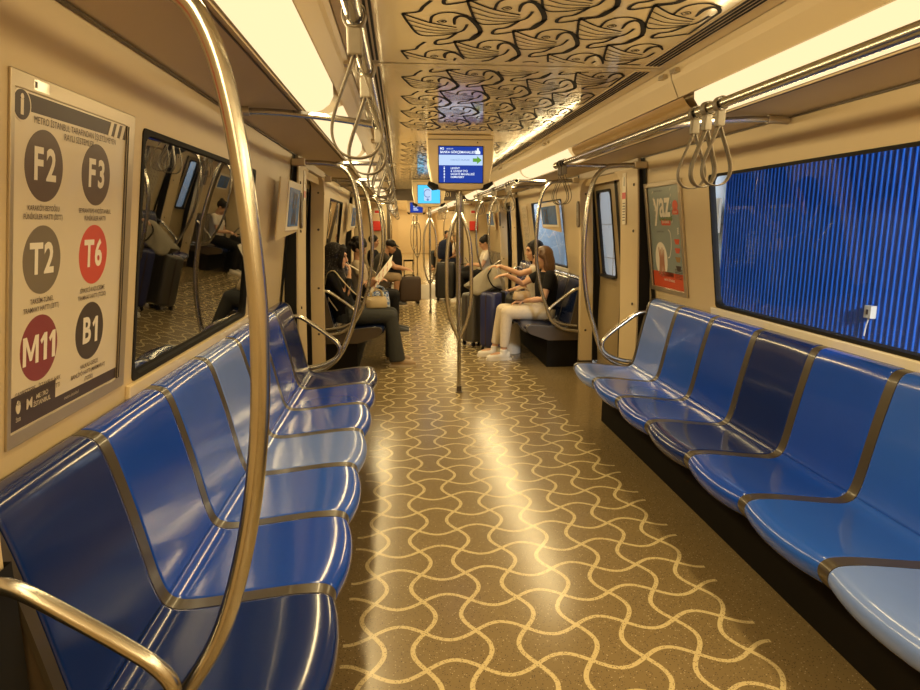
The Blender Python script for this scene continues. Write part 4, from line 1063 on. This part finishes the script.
    if shoes:
        for S in 'LR':
            an = J['an' + S]; t = J['to' + S].normalized(); sv = t.cross(Vector((0, 0, 1))); z = Vector((0, 0, 1)); b = an - z*an.z if an.z < .14 else an - z*.1
            mb = MB(); mb.loft([(b + z*.05 - t*.07, .03, .045), (b + z*.052 - t*.05, .04, .05), (b + z*.05, .042, .052), (b + z*.042 + t*.08, .048, .042), (b + z*.034 + t*.15, .044, .034), (b + z*.028 + t*.195, .026, .024)], sv, 14)
            if shoes[0] == 'sneaker': mb.tube([an - z*.05, an + z*.005], [.046, .044], 12)
            s_ = solid('shoe', mb, shoes[1], r, .007, 3)
            mb = MB(); sole = [(-.085, .035), (-.085, -.035), (.06, -.05), (.16, -.048), (.205, -.02), (.205, .02), (.16, .048), (.06, .05)]
            mb.prism(sole, lambda u, v, d: b + t*u + sv*v + z*d, .001, .024); so = obj('sole', mb, shoes[2], s_, local=True)
    # hair
    st, hc = hair; HM = HAIRM[hc]; mb = MB()
    if st in ('short', 'bob', 'bun', 'long'):
        mb.ellipsoid(hp(-.024, 0, .036), (.104, .085, .096), Mh, 18, 12)
        cut = MB()
        if st == 'bob' or st == 'long':
            L = -.22 if st == 'bob' else -.27
            mb.loft([(hp(-.045, 0, .05), .085, .075), (hp(-.055, 0, -.05), .098, .078), (hp(-.055, 0, -.13), .108, .072), (hp(-.05, 0, L), .085, .05)], sd, 16)
            for e in (-1, 1):
                if st == 'long': mb.tube([hp(.02, e*.070, .07), hp(.03, e*.085, .0), hp(.02, e*.095, -.09), hp(.0, e*.09, -.19)], [.024, .03, .034, .022], 10)
                mb.tube([hp(.0, e*.072, .06), hp(-.012, e*.084, -.01), hp(-.016, e*.088, -.09), hp(-.03, e*.085, -.17)], [.022, .026, .028, .018], 10)
        if st == 'bun': mb.ellipsoid(hp(-.085, 0, .105), (.042, .042, .038))
        for e in (-1, 1): mb.tube([hp(.035, e*.055, .095), hp(.055, e*.072, .055), hp(.015, e*.082, .015)], [.016, .014, .012], 8)
    elif st == 'curly':
        for i in range(60):
            a, b = random.uniform(0, 2*PI), random.uniform(-.15, 1.); q = math.sqrt(1 - min(1, abs(b))**2)
            v = (-.03 + .115*q*math.cos(a), .105*q*math.sin(a), .035 + .115*b)
            if v[0] > .045 and v[2] < .075: continue
            mb.ellipsoid(hp(*v), (.03,)*3, None, 8, 6)
        mb.ellipsoid(hp(-.03, 0, .03), (.10, .085, .095), Mh)
    elif st == 'cap':
        mb.ellipsoid(hp(-.02, 0, .05), (.105, .088, .085), Mh, 18, 12)
        mb.loft([(hp(.05, 0, .07), .07, .012), (hp(.12, 0, .062), .068, .009), (hp(.155, 0, .052), .04, .006)], sd, 12)
    if st != 'scarf': solid('hair', mb, HM, r, max(vox, .008), 3)
    else:
        mb.bm.free()
        mb = MB(); mb.ellipsoid(hp(-.042, 0, .035), (.115, .102, .115), Mh, 20, 14)
        mb.loft([(hp(-.03, 0, -.02), .096, .10), (hp(-.022, 0, -.11), .085, .085), (J['neck'] + Vector((.01, 0, .0)), .115, .10), (J['neck'] - Vector((.0, 0, .085)), .175, .118)], sd, 18)
        mb.loft([(hp(-.06, 0, .0), .09, .06), (J['neck'] + Vector((-.08, 0, -.02)), .14, .05), (J['chest'] + Vector((-.11, 0, .0)), .14, .03)], sd, 16)
        for e in (-1, 1): mb.tube([hp(.045, 0, .118), hp(.058, e*.055, .09), hp(.052, e*.082, .02), hp(.045, e*.074, -.06), hp(.05, e*.03, -.128)], [.026, .028, .026, .026, .026], 10)
        solid('headscarf', mb, scarf, r, .008, 3)
    return r

def scarf_mat():
    m = pm('scarf_pattern', (.012, .010, .010), .8, spec=.2)
    nt = m.node_tree; p = next(n for n in nt.nodes if n.type == 'BSDF_PRINCIPLED')
    vo = nt.nodes.new('ShaderNodeTexVoronoi'); vo.inputs['Scale'].default_value = 58; tc = nt.nodes.new('ShaderNodeTexCoord'); nt.links.new(tc.outputs['Object'], vo.inputs['Vector'])
    cr = nt.nodes.new('ShaderNodeValToRGB'); cr.color_ramp.elements[0].position = .16; cr.color_ramp.elements[0].color = (.12, .105, .09, 1); cr.color_ramp.elements[1].position = .24; cr.color_ramp.elements[1].color = (.012, .010, .010, 1)
    nt.links.new(vo.outputs['Distance'], cr.inputs[0]); nt.links.new(cr.outputs[0], p.inputs['Base Color'])
    return m
BLK = cloth('cloth_black', (.010, .009, .009)); JEAN = cloth('denim_grey', (.05, .052, .052)); WHT = cloth('cloth_white', (.62, .55, .45)); CRM = cloth('cloth_cream', (.66, .56, .42))
GRY = cloth('cloth_slate', (.055, .05, .042)); KHK = cloth('cloth_khaki', (.30, .22, .13)); BEI = cloth('cloth_beige', (.40, .31, .2)); NVY = cloth('cloth_navy', (.015, .02, .05)); TAN = cloth('cloth_tan', (.33, .2, .09))
SOLE = pm('sole_pale', (.55, .45, .32), .6); SNK = pm('sneaker_white', (.72, .67, .58), .5)

# left bench: reader in a headscarf
person('seated person in black patterned headscarf and grey jeans, reading a booklet', (-1.09, 6.86, 0), 0,
       seated(pelvis=(-.02, 0, .56), chest=(-.13, 0, .84), neck=(-.15, 0, 1.02), head=(-.11, 0, 1.165), face=(1, -.05, -.14), shL=(-.15, .17, .96), shR=(-.15, -.17, .96), hipL=(0, .10, .55), hipR=(0, -.10, .55),
              elR=(-.02, -.24, .73), wrR=(.02, -.15, .97), hdR=(.1, .35, 1), hnR=(-1, .2, .1), elL=(.05, .22, .72), wrL=(.20, .05, .86), hdL=(.8, -.3, .5), hnL=(-.3, -.6, -.6),
              knR=(.44, -.11, .54), knL=(.44, .12, .54), anR=(.50, -.12, .11), anL=(.45, .13, .11)),
       ('scarf', 'dark'), BLK, .9, JEAN, 1.05, ('sandal', pm('sandal_tan', (.32, .22, .13), .6), SOLE), scarf=scarf_mat(), vox=.0065, curl=.8)
bk = root('booklet', 'open white booklet with red print held by the person in the headscarf', 'booklet', (-.80, 6.9, .93))
fb = lambda u, v, d: Vector((-.845 + .21*v + .05*d, 6.92 + .25*u, .84 + .27*v + .06*u - d*.1))
mb = MB(); mb.prism([(-.75, 0), (0, -.06), (0, 1.), (-.75, 1.06)], fb, -.02, 0); mb.prism([(0, -.06), (.75, 0), (.75, 1.06), (0, 1.)], fb, -.02, 0); obj('pages', mb, 'white', bk, smooth=False)
mb = MB()
for i in range(4):
    for j in range(2): mb.prism([(-.62 + .7*j, .1 + .22*i), (-.2 + .7*j, .12 + .22*i), (-.2 + .7*j, .2 + .22*i), (-.62 + .7*j, .18 + .22*i)], fb, -.03 if False else .0, .012); mb.prism([(-.62 + .7*j, .1 + .22*i), (-.2 + .7*j, .12 + .22*i), (-.2 + .7*j, .16 + .22*i), (-.62 + .7*j, .15 + .22*i)], fb, -.04, -.02)
obj('red_print', mb, pm('print_pink', (.5, .16, .1), .5), bk, smooth=False)
pc = root('pencil', 'white pencil in the right hand of the headscarf reader', 'pencil', (-1.05, 6.72, 1.06))
mb = MB(); a, b = Vector((-1.07, 6.72, 1.09)), Vector((-.93, 6.76, 1.00)); mb.tube([a, b], .006, 8); obj('barrel', mb, 'white', pc)
mb = MB(); mb.tube([b, b + (b - a).normalized()*.02], [.006, .001], 8); obj('tip', mb, 'ink', pc)

def handbag(label, loc, rz, dim, mat, strap_h=.2, matname='handbag'):
    r = root(matname, label, 'bag', loc, rz); w, d, h = dim
    mb = MB(); mb.loft([((0, 0, .004), w*.46, d*.44), ((0, 0, h*.12), w*.5, d*.5), ((0, 0, h*.6), w*.48, d*.46), ((0, 0, h*.93), w*.42, d*.25), ((0, 0, h), w*.40, d*.14)], (1, 0, 0), 20)
    obj('bag_body', mb, mat, r, local=True, angle=60)
    mb = MB()
    for e in (-1, 1): mb.tube(smooth_line([(-w*.25, e*d*.14, h*.86), (-w*.22, e*d*.22, h + strap_h*.6), (0, e*d*.2, h + strap_h), (w*.22, e*d*.22, h + strap_h*.6), (w*.25, e*d*.14, h*.86)], 5), .008, 8)
    obj('bag_handle', mb, mat, r, local=True)
    mb = MB(); mb.box((-w*.38, -d*.15, h*.97), (w*.38, d*.15, h*1.005)); obj('zip_edge', mb, 'strip', r, local=True, smooth=False)
    return r
hb = handbag('cream leather handbag on the lap of the headscarf reader', (-.80, 6.80, .625), .3, (.24, .13, .13), pm('leather_cream', (.55, .43, .25), .5, bump=.2), .07)
mb = MB(); mb.tube(smooth_line([(-.86, 6.72, .72), (-1.0, 6.64, .79), (-1.13, 6.63, .93), (-1.22, 6.66, 1.03), (-1.30, 6.72, .98), (-1.32, 6.74, .8), (-1.2, 6.66, .62)], 5), .013, 8, flat=((0, 1, 0), .5)); obj('shoulder_strap', mb, pm('strap_cream', (.45, .36, .22), .6), hb)
def plaid_mat():
    m = pm('plaid_blue', (.25, .36, .55), .8); nt = m.node_tree; p = next(n for n in nt.nodes if n.type == 'BSDF_PRINCIPLED')
    ck = nt.nodes.new('ShaderNodeTexChecker'); ck.inputs['Scale'].default_value = 34; ck.inputs[1].default_value = (.10, .18, .42, 1); ck.inputs[2].default_value = (.52, .55, .6, 1)
    tc = nt.nodes.new('ShaderNodeTexCoord'); nt.links.new(tc.outputs['Object'], ck.inputs[0]); nt.links.new(ck.outputs[0], p.inputs['Base Color']); return m
handbag('blue plaid cloth bag on the left seat beyond the headscarf reader', (-.80, 7.28, .46), .2, (.28, .24, .30), plaid_mat(), .05, 'cloth_bag')

# further left
person('seated person with curly dark hair and beige top behind the headscarf reader', (-1.06, 9.0, 0), 0, seated(face=(1, -.15, -.35), elR=(.0, -.23, .70), wrR=(.2, -.08, .76), elL=(.0, .23, .7), wrL=(.2, .06, .76)),
       ('curly', 'dark'), BEI, .45, BLK, 1., ('sneaker', pm('shoe_black', (.02, .02, .02), .5), SOLE), 'b', .011, female=True)
ph = root('phone', 'dark phone held by the curly haired person', 'phone', (-.80, 9.0, .80))
mb = MB(); mb.prism(rrect(.075, .15, .01), lambda u, v, d: Vector((-.77 + d + v*.5, 9.0 + u, .82 + v*.85)), 0, .009); obj('case', mb, 'ink', ph, smooth=False)
mb = MB(); mb.prism(rrect(.066, .138, .008), lambda u, v, d: Vector((-.77 + d + v*.5, 9.0 + u, .82 + v*.85)), -.001, 0); obj('display', mb, 'mid_scr', ph, smooth=False)
person('seated man in dark grey shirt, black cap and khaki shorts leaning over a brown suitcase', (-1.02, 12.1, 0), 0,
       seated(chest=(.10, 0, .82), neck=(.20, 0, .97), head=(.30, 0, 1.09), face=(1, -.2, -.45), shL=(.17, .20, .93), shR=(.17, -.20, .93), elR=(.36, -.22, .72), wrR=(.58, -.10, .68), elL=(.36, .2, .72), wrL=(.58, .06, .68), hdR=(1, .2, -.2), hdL=(1, -.2, -.2), knR=(.42, -.16, .52), knL=(.42, .16, .52), anR=(.38, -.16, .1), anL=(.38, .16, .1)),
       ('cap', 'dark'), GRY, .5, KHK, .4, ('sneaker', pm('shoe_dark', (.03, .03, .03), .5), SOLE), 'b', .012, female=False)
person('seated person in black on the farthest left bench, black backpack on the knees', (-1.02, 13.1, 0), 0, seated(face=(1, -.2, -.2)), ('short', 'dark'), BLK, .45, BLK, 1., ('sneaker', SNK, SOLE), 'b', .014)
def backpack(label, loc, rz, dim, mat):
    r = root('backpack', label, 'backpack', loc, rz); w, d, h = dim
    mb = MB(); mb.loft([((0, 0, .005), w*.44, d*.42), ((0, 0, h*.1), w*.5, d*.5), ((0, 0, h*.6), w*.49, d*.46), ((0, 0, h*.88), w*.4, d*.36), ((0, 0, h), w*.2, d*.16)], (1, 0, 0), 18); obj('pack_body', mb, mat, r, local=True, angle=60)
    mb = MB(); mb.loft([((0, -d*.4, h*.1), w*.34, d*.2), ((0, -d*.46, h*.3), w*.36, d*.2), ((0, -d*.4, h*.5), w*.3, d*.12)], (1, 0, 0), 14); obj('front_pocket', mb, mat, r, local=True, angle=60)
    mb = MB(); mb.tube(smooth_line([(-.04, 0, h*.97), (-.03, 0, h + .05), (.03, 0, h + .05), (.04, 0, h*.97)], 4), .007, 8); obj('carry_loop', mb, mat, r, local=True)
    return r
backpack('black backpack standing on the knees of the person in black', (-.66, 13.05, .60), .4, (.32, .2, .44), BLK)
person('tiny seated person in beige deep in the far car on the left', (-1.02, 21.9, 0), 0, seated(face=(1, -.2, -.1)), ('short', 'dark'), BEI, .3, BLK, 1., None, 'a', .016)

# right bench: two women with luggage
person('seated woman with brown bob, black t-shirt, cream trousers and white sneakers on the right', (1.06, 7.06, 0), PI,
       seated(chest=(-.03, 0, .83), neck=(-.03, 0, 1.0), head=(.02, 0, 1.135), face=(1, .06, -.16), shL=(-.03, .17, .945), shR=(-.02, -.165, .95),
              elL=(.05, .23, .70), wrL=(.24, .10, .665), hdL=(1, -.35, -.1), hnL=(0, -.2, -1), elR=(.20, -.20, .83), wrR=(.40, -.16, .935), hdR=(1, .05, -.12), hnR=(.1, 0, -1),
              knL=(.43, .10, .54), knR=(.45, -.10, .54), anL=(.46, .10, .12), anR=(.53, -.12, .12)),
       ('bob', 'brown'), BLK, .5, CRM, .93, ('sneaker', SNK, pm('sole_white', (.7, .64, .54), .5)), 'a', .0065, curl=.45)
person('seated woman with long dark hair beside the brown haired woman, arm stretched out', (1.07, 7.62, 0), PI,
       seated(chest=(-.04, 0, .86), neck=(-.03, 0, 1.05), head=(.01, 0, 1.19), face=(1, .1, -.15), shL=(-.04, .17, .99), shR=(-.04, -.17, .99),
              elL=(.22, .20, .93), wrL=(.45, .17, 1.02), hdL=(1, -.05, -.05), hnL=(0, 0, -1), elR=(.08, -.22, .74), wrR=(.28, -.12, .70)),
       ('long', 'dark'), WHT, .4, NVY, 1., ('sneaker', SNK, SOLE), 'a', .008, curl=.5)
handbag('tan and cream handbag on the lap of the brown haired woman', (.80, 6.99, .675), .25, (.22, .12, .10), pm('leather_sand', (.48, .34, .19), .5, bump=.2), .03)
handbag('black patterned pouch on the knees of the brown haired woman', (.76, 7.16, .615), -.1, (.24, .12, .11), pm('pouch_black', (.02, .018, .016), .45, bump=.4), .02, 'pouch')

def suitcase(label, loc, rz, dim, mat, handle=0., name='suitcase', ribs=True, strap=None):
    """dim: width x, depth y, height z; wheels under the shell, telescopic handle above"""
    r = root(name, label, 'suitcase', loc, rz); w, d, h = dim; zb = .055
    mb = MB(); secs = []
    for z, k in ((zb, .86), (zb + .015, .95), (zb + .05, 1.), (h - .05, 1.), (h - .015, .95), (h, .86)):
        secs.append([Vector((x, y, z)) for x, y in rrect(w*k, d*k, min(w, d)*.22, 5)])
    V = mb.grid(secs, True); mb.face(V[0][::-1]); mb.face(V[-1]); shell = obj('shell', mb, mat, r, local=True, angle=50)
    if ribs:
        mb = MB()
        for e in (-1, 1):
            for i in range(5): x = -w*.34 + w*.17*i; mb.box((x - .009, e*d/2 - .004, zb + .07), (x + .009, e*d/2 + .005, h - .07))
        obj('rib', mb, mat, shell, local=True, smooth=False)
    mb = MB(); secs = [[Vector((x, y, z)) for x, y in rrect(w + .006, .012, .004, 2)] for z in (zb + .05, h - .05)]
    mb.box((-w/2 - .004, -.008, zb + .03), (w/2 + .004, .008, h - .03)); mb.box((-w/2 + .02, -.008, h - .02), (w/2 - .02, .008, h + .003)); obj('zip_seam', mb, 'ink', shell, local=True, smooth=False)
    for sx in (-1, 1):
        for sy in (-1, 1):
            mb = MB(); c = Vector((sx*w*.36, sy*d*.34, .028)); mb.tube([c + Vector((0, -.012, 0)), c + Vector((0, .012, 0))], .027, 14); mb.box((c.x - .012, c.y - .016, .03), (c.x + .012, c.y + .016, zb + .02)); obj('wheel', mb, 'black', r, local=True, angle=40)
    mb = MB()
    if handle:
        for e in (-1, 1): mb.tube([(e*w*.2, d*.3, h - .02), (e*w*.2, d*.3, h + handle)], .009, 8)
        mb.box((-w*.22, d*.3 - .016, h + handle - .015), (w*.22, d*.3 + .016, h + handle + .018)); obj('pull_handle', mb, 'dark', r, local=True, angle=40)
    else: mb.bm.free()
    mb = MB(); mb.tube(smooth_line([(-w*.22, 0, h - .005), (-w*.18, 0, h + .028), (w*.18, 0, h + .028), (w*.22, 0, h - .005)], 4), .011, 8); obj('carry_handle', mb, 'black', r, local=True)
    if strap:
        mb = MB(); mb.ring([(-.025, 0), (.025, 0), (.025, 1), (-.025, 1)], [(-.02, .001), (.02, .001), (.02, .999), (-.02, .999)], lambda u, v, q: Vector((u, q, v)), 0, .001); mb.bm.free()
        mb = MB(); mb.box((-.025, -d/2 - .007, zb), (.025, -d/2 + .002, h + .004)); mb.box((-.025, -d/2 - .004, h - .002), (.025, d/2, h + .008)); obj('luggage_strap', mb, strap, r, local=True, smooth=False)
    return r
suitcase('grey hard shell suitcase standing left of the navy one on the right', (.40, 7.92, 0), math.radians(35), (.34, .25, .66), pm('case_grey', (.085, .075, .06), .38))
suitcase('navy blue suitcase with black strap standing before the women on the right', (.585, 7.52, 0), math.radians(38), (.34, .24, .71), pm('case_navy', (.03, .034, .11), .4, bump=.15), strap='black')
suitcase('brown soft suitcase with raised handle in front of the man in shorts', (-.385, 12.25, 0), math.radians(8), (.43, .24, .52), pm('case_brown', (.055, .032, .02), .55, bump=.2), .30, ribs=False)
suitcase('big black suitcase in the aisle, left of the two far black ones', (.34, 12.75, 0), math.radians(-6), (.40, .27, .76), pm('case_black', (.012, .011, .011), .4), .0)
suitcase('narrow black suitcase standing right of the big black one', (.70, 12.6, 0), math.radians(12), (.33, .24, .70), pm('case_black_soft', (.016, .015, .015), .6, bump=.2), .0, ribs=False)
# draped tote over the two cases
r = root('tote_bag', 'crumpled grey cloth tote draped over the suitcases under the stretched hands', 'bag', (.47, 7.72, .70))
random.seed(11); mb = MB(); rows = []
for i in range(13):
    t = i/12; row = []
    for k_ in range(28):
        a = 2*PI*k_/28; fold = 1 + .16*math.sin(5*a + 2*t) + .08*math.sin(9*a + 5*t)
        rr = (.19*(1 - t)**.75 + .035)*fold*(1 if t > .08 else .9)
        row.append(Vector((.48 + rr*math.cos(a)*1.05 + .10*t, 7.70 + rr*math.sin(a)*.8, .715 + .30*t - .05*(1 - t)*math.cos(3*a))))
    rows.append(row)
V = mb.grid(rows, True); mb.face(V[-1]); mb.face(V[0][::-1]); obj('cloth_body', mb, cloth('tote_grey', (.30, .265, .205)), r, angle=80)
mb = MB(); mb.tube(smooth_line([(.56, 7.66, .98), (.50, 7.60, .90), (.55, 7.52, .78), (.66, 7.50, .74)], 6), .008, 8); obj('tote_handle', mb, BLK, r)
# paper bag at the feet
r = root('plastic_bag', 'white plastic carrier bag on the floor behind the white sneakers', 'bag', (.76, 7.34, 0))
mb = MB(); rows = []
for i in range(9):
    t = i/8; rows.append([Vector((.75 + (.11 - .02*t)*(1 + .08*math.sin(4*a + 3*t))*math.cos(a), 7.34 + (.08 - .045*t)*math.sin(a)*(1 + .1*math.sin(3*a)), .003 + .34*t + .012*math.sin(5*a)*t)) for a in [2*PI*k_/24 for k_ in range(24)]])
V = mb.grid(rows, True); mb.face(V[0][::-1]); obj('bag_body', mb, WHT, r, angle=80)
mb = MB()
for e in (-1, 1): mb.tube(smooth_line([(.71, 7.34 + e*.02, .33), (.73, 7.34 + e*.02, .40), (.77, 7.34 + e*.02, .40), (.79, 7.34 + e*.02, .33)], 4), .008, 8)
obj('bag_handle', mb, WHT, r)

person('seated woman in white shirt with dark hair in a bun on the farthest right bench', (1.04, 12.35, 0), PI, seated(face=(1, .1, -.45), head=(-.02, 0, 1.15), elL=(.04, .23, .72), wrL=(.22, .08, .75), elR=(.04, -.23, .72), wrR=(.22, -.06, .75)),
       ('bun', 'dark'), WHT, .5, BLK, 1., ('sneaker', SNK, SOLE), 'a', .011)
ph = root('phone', 'small phone held by the woman in the white shirt', 'phone', (.72, 12.35, .80))
mb = MB(); mb.prism(rrect(.075, .15, .01), lambda u, v, d: Vector((.73 + d - v*.5, 12.35 + u, .81 + v*.85)), 0, .009); obj('case', mb, 'ink', ph, smooth=False)
mb = MB(); mb.prism(rrect(.066, .138, .008), lambda u, v, d: Vector((.73 + d - v*.5, 12.35 + u, .81 + v*.85)), .009, .0098); obj('display', mb, 'white_scr', ph, smooth=False)
person('person in navy seated by the gangway in the far car, on the right', (1.0, 16.9, 0), PI, seated(), ('short', 'dark'), NVY, .5, NVY, 1., ('sneaker', SNK, SOLE), 'b', .016)
backpack('navy backpack on the knees of the person in navy beyond the gangway', (.62, 16.9, .60), -.3, (.4, .26, .5), NVY)
person('fair haired person in white seated deeper in the far car on the right', (.95, 18.1, 0), PI, seated(face=(1, .3, 0)), ('bob', 'blond'), WHT, .5, TAN, 1., ('sneaker', SNK, SOLE), 'a', .016)
person('tiny person in tan top on the deepest right bench of the far car', (1.0, 21.2, 0), PI, seated(face=(1, .3, 0)), ('short', 'brown'), TAN, .5, BLK, 1., None, 'a', .018)
handbag('tan bag on the knees of the fair haired far person', (.55, 18.1, .60), .2, (.3, .16, .3), pm('leather_tan', (.36, .2, .07), .5), .06)

person('tiny seated person in dark clothes in the far car on the left', (-1.02, 17.4, 0), 0, seated(face=(1, -.2, -.2)), ('short', 'dark'), NVY, .5, BLK, 1., None, 'b', .018)
person('tiny seated person in black deep in the far car on the right', (1.0, 22.6, 0), PI, seated(face=(1, .2, -.1)), ('short', 'dark'), BLK, .5, JEAN, 1., None, 'b', .018)
person('tiny seated person in white deep in the far car on the left', (-1.02, 20.9, 0), 0, seated(face=(1, -.1, -.2)), ('bun', 'dark'), WHT, .5, JEAN, 1., None, 'a', .018)
# ------------------------------------------------------------------ world, camera, view
w = bpy.data.worlds.new('world'); scene.world = w; w.use_nodes = True
w.node_tree.nodes['Background'].inputs[0].default_value = (.6, .7, .85, 1); w.node_tree.nodes['Background'].inputs[1].default_value = .04
cam = bpy.data.cameras.new('camera'); co = bpy.data.objects.new('camera', cam); COL.objects.link(co)
FPX = 638.; cam.sensor_fit = 'HORIZONTAL'; cam.sensor_width = 36; cam.lens = 36*FPX/920; cam.clip_start = .02; cam.clip_end = 100
th = math.atan((345 - 224.4)/FPX); ps = math.atan((460 - 400.7)/FPX*math.cos(th))
Fv = Vector((math.sin(ps)*math.cos(th), math.cos(ps)*math.cos(th), -math.sin(th))); Rv = Vector((math.cos(ps), -math.sin(ps), 0)); Uv = Rv.cross(Fv)
co.matrix_world = Matrix(((Rv.x, Uv.x, -Fv.x, -.53), (Rv.y, Uv.y, -Fv.y, 0), (Rv.z, Uv.z, -Fv.z, 1.5), (0, 0, 0, 1)))
scene.camera = co
scene.view_settings.view_transform = 'Standard'; scene.view_settings.look = 'None'; scene.view_settings.exposure = 0.0; scene.view_settings.gamma = 1.0
scene.cycles.use_denoising = True
scene.cycles.max_bounces = 10; scene.cycles.glossy_bounces = 6; scene.cycles.diffuse_bounces = 5; scene.cycles.transparent_max_bounces = 12
scene.cycles.sample_clamp_indirect = 6.0; scene.cycles.caustics_reflective = False; scene.cycles.caustics_refractive = False
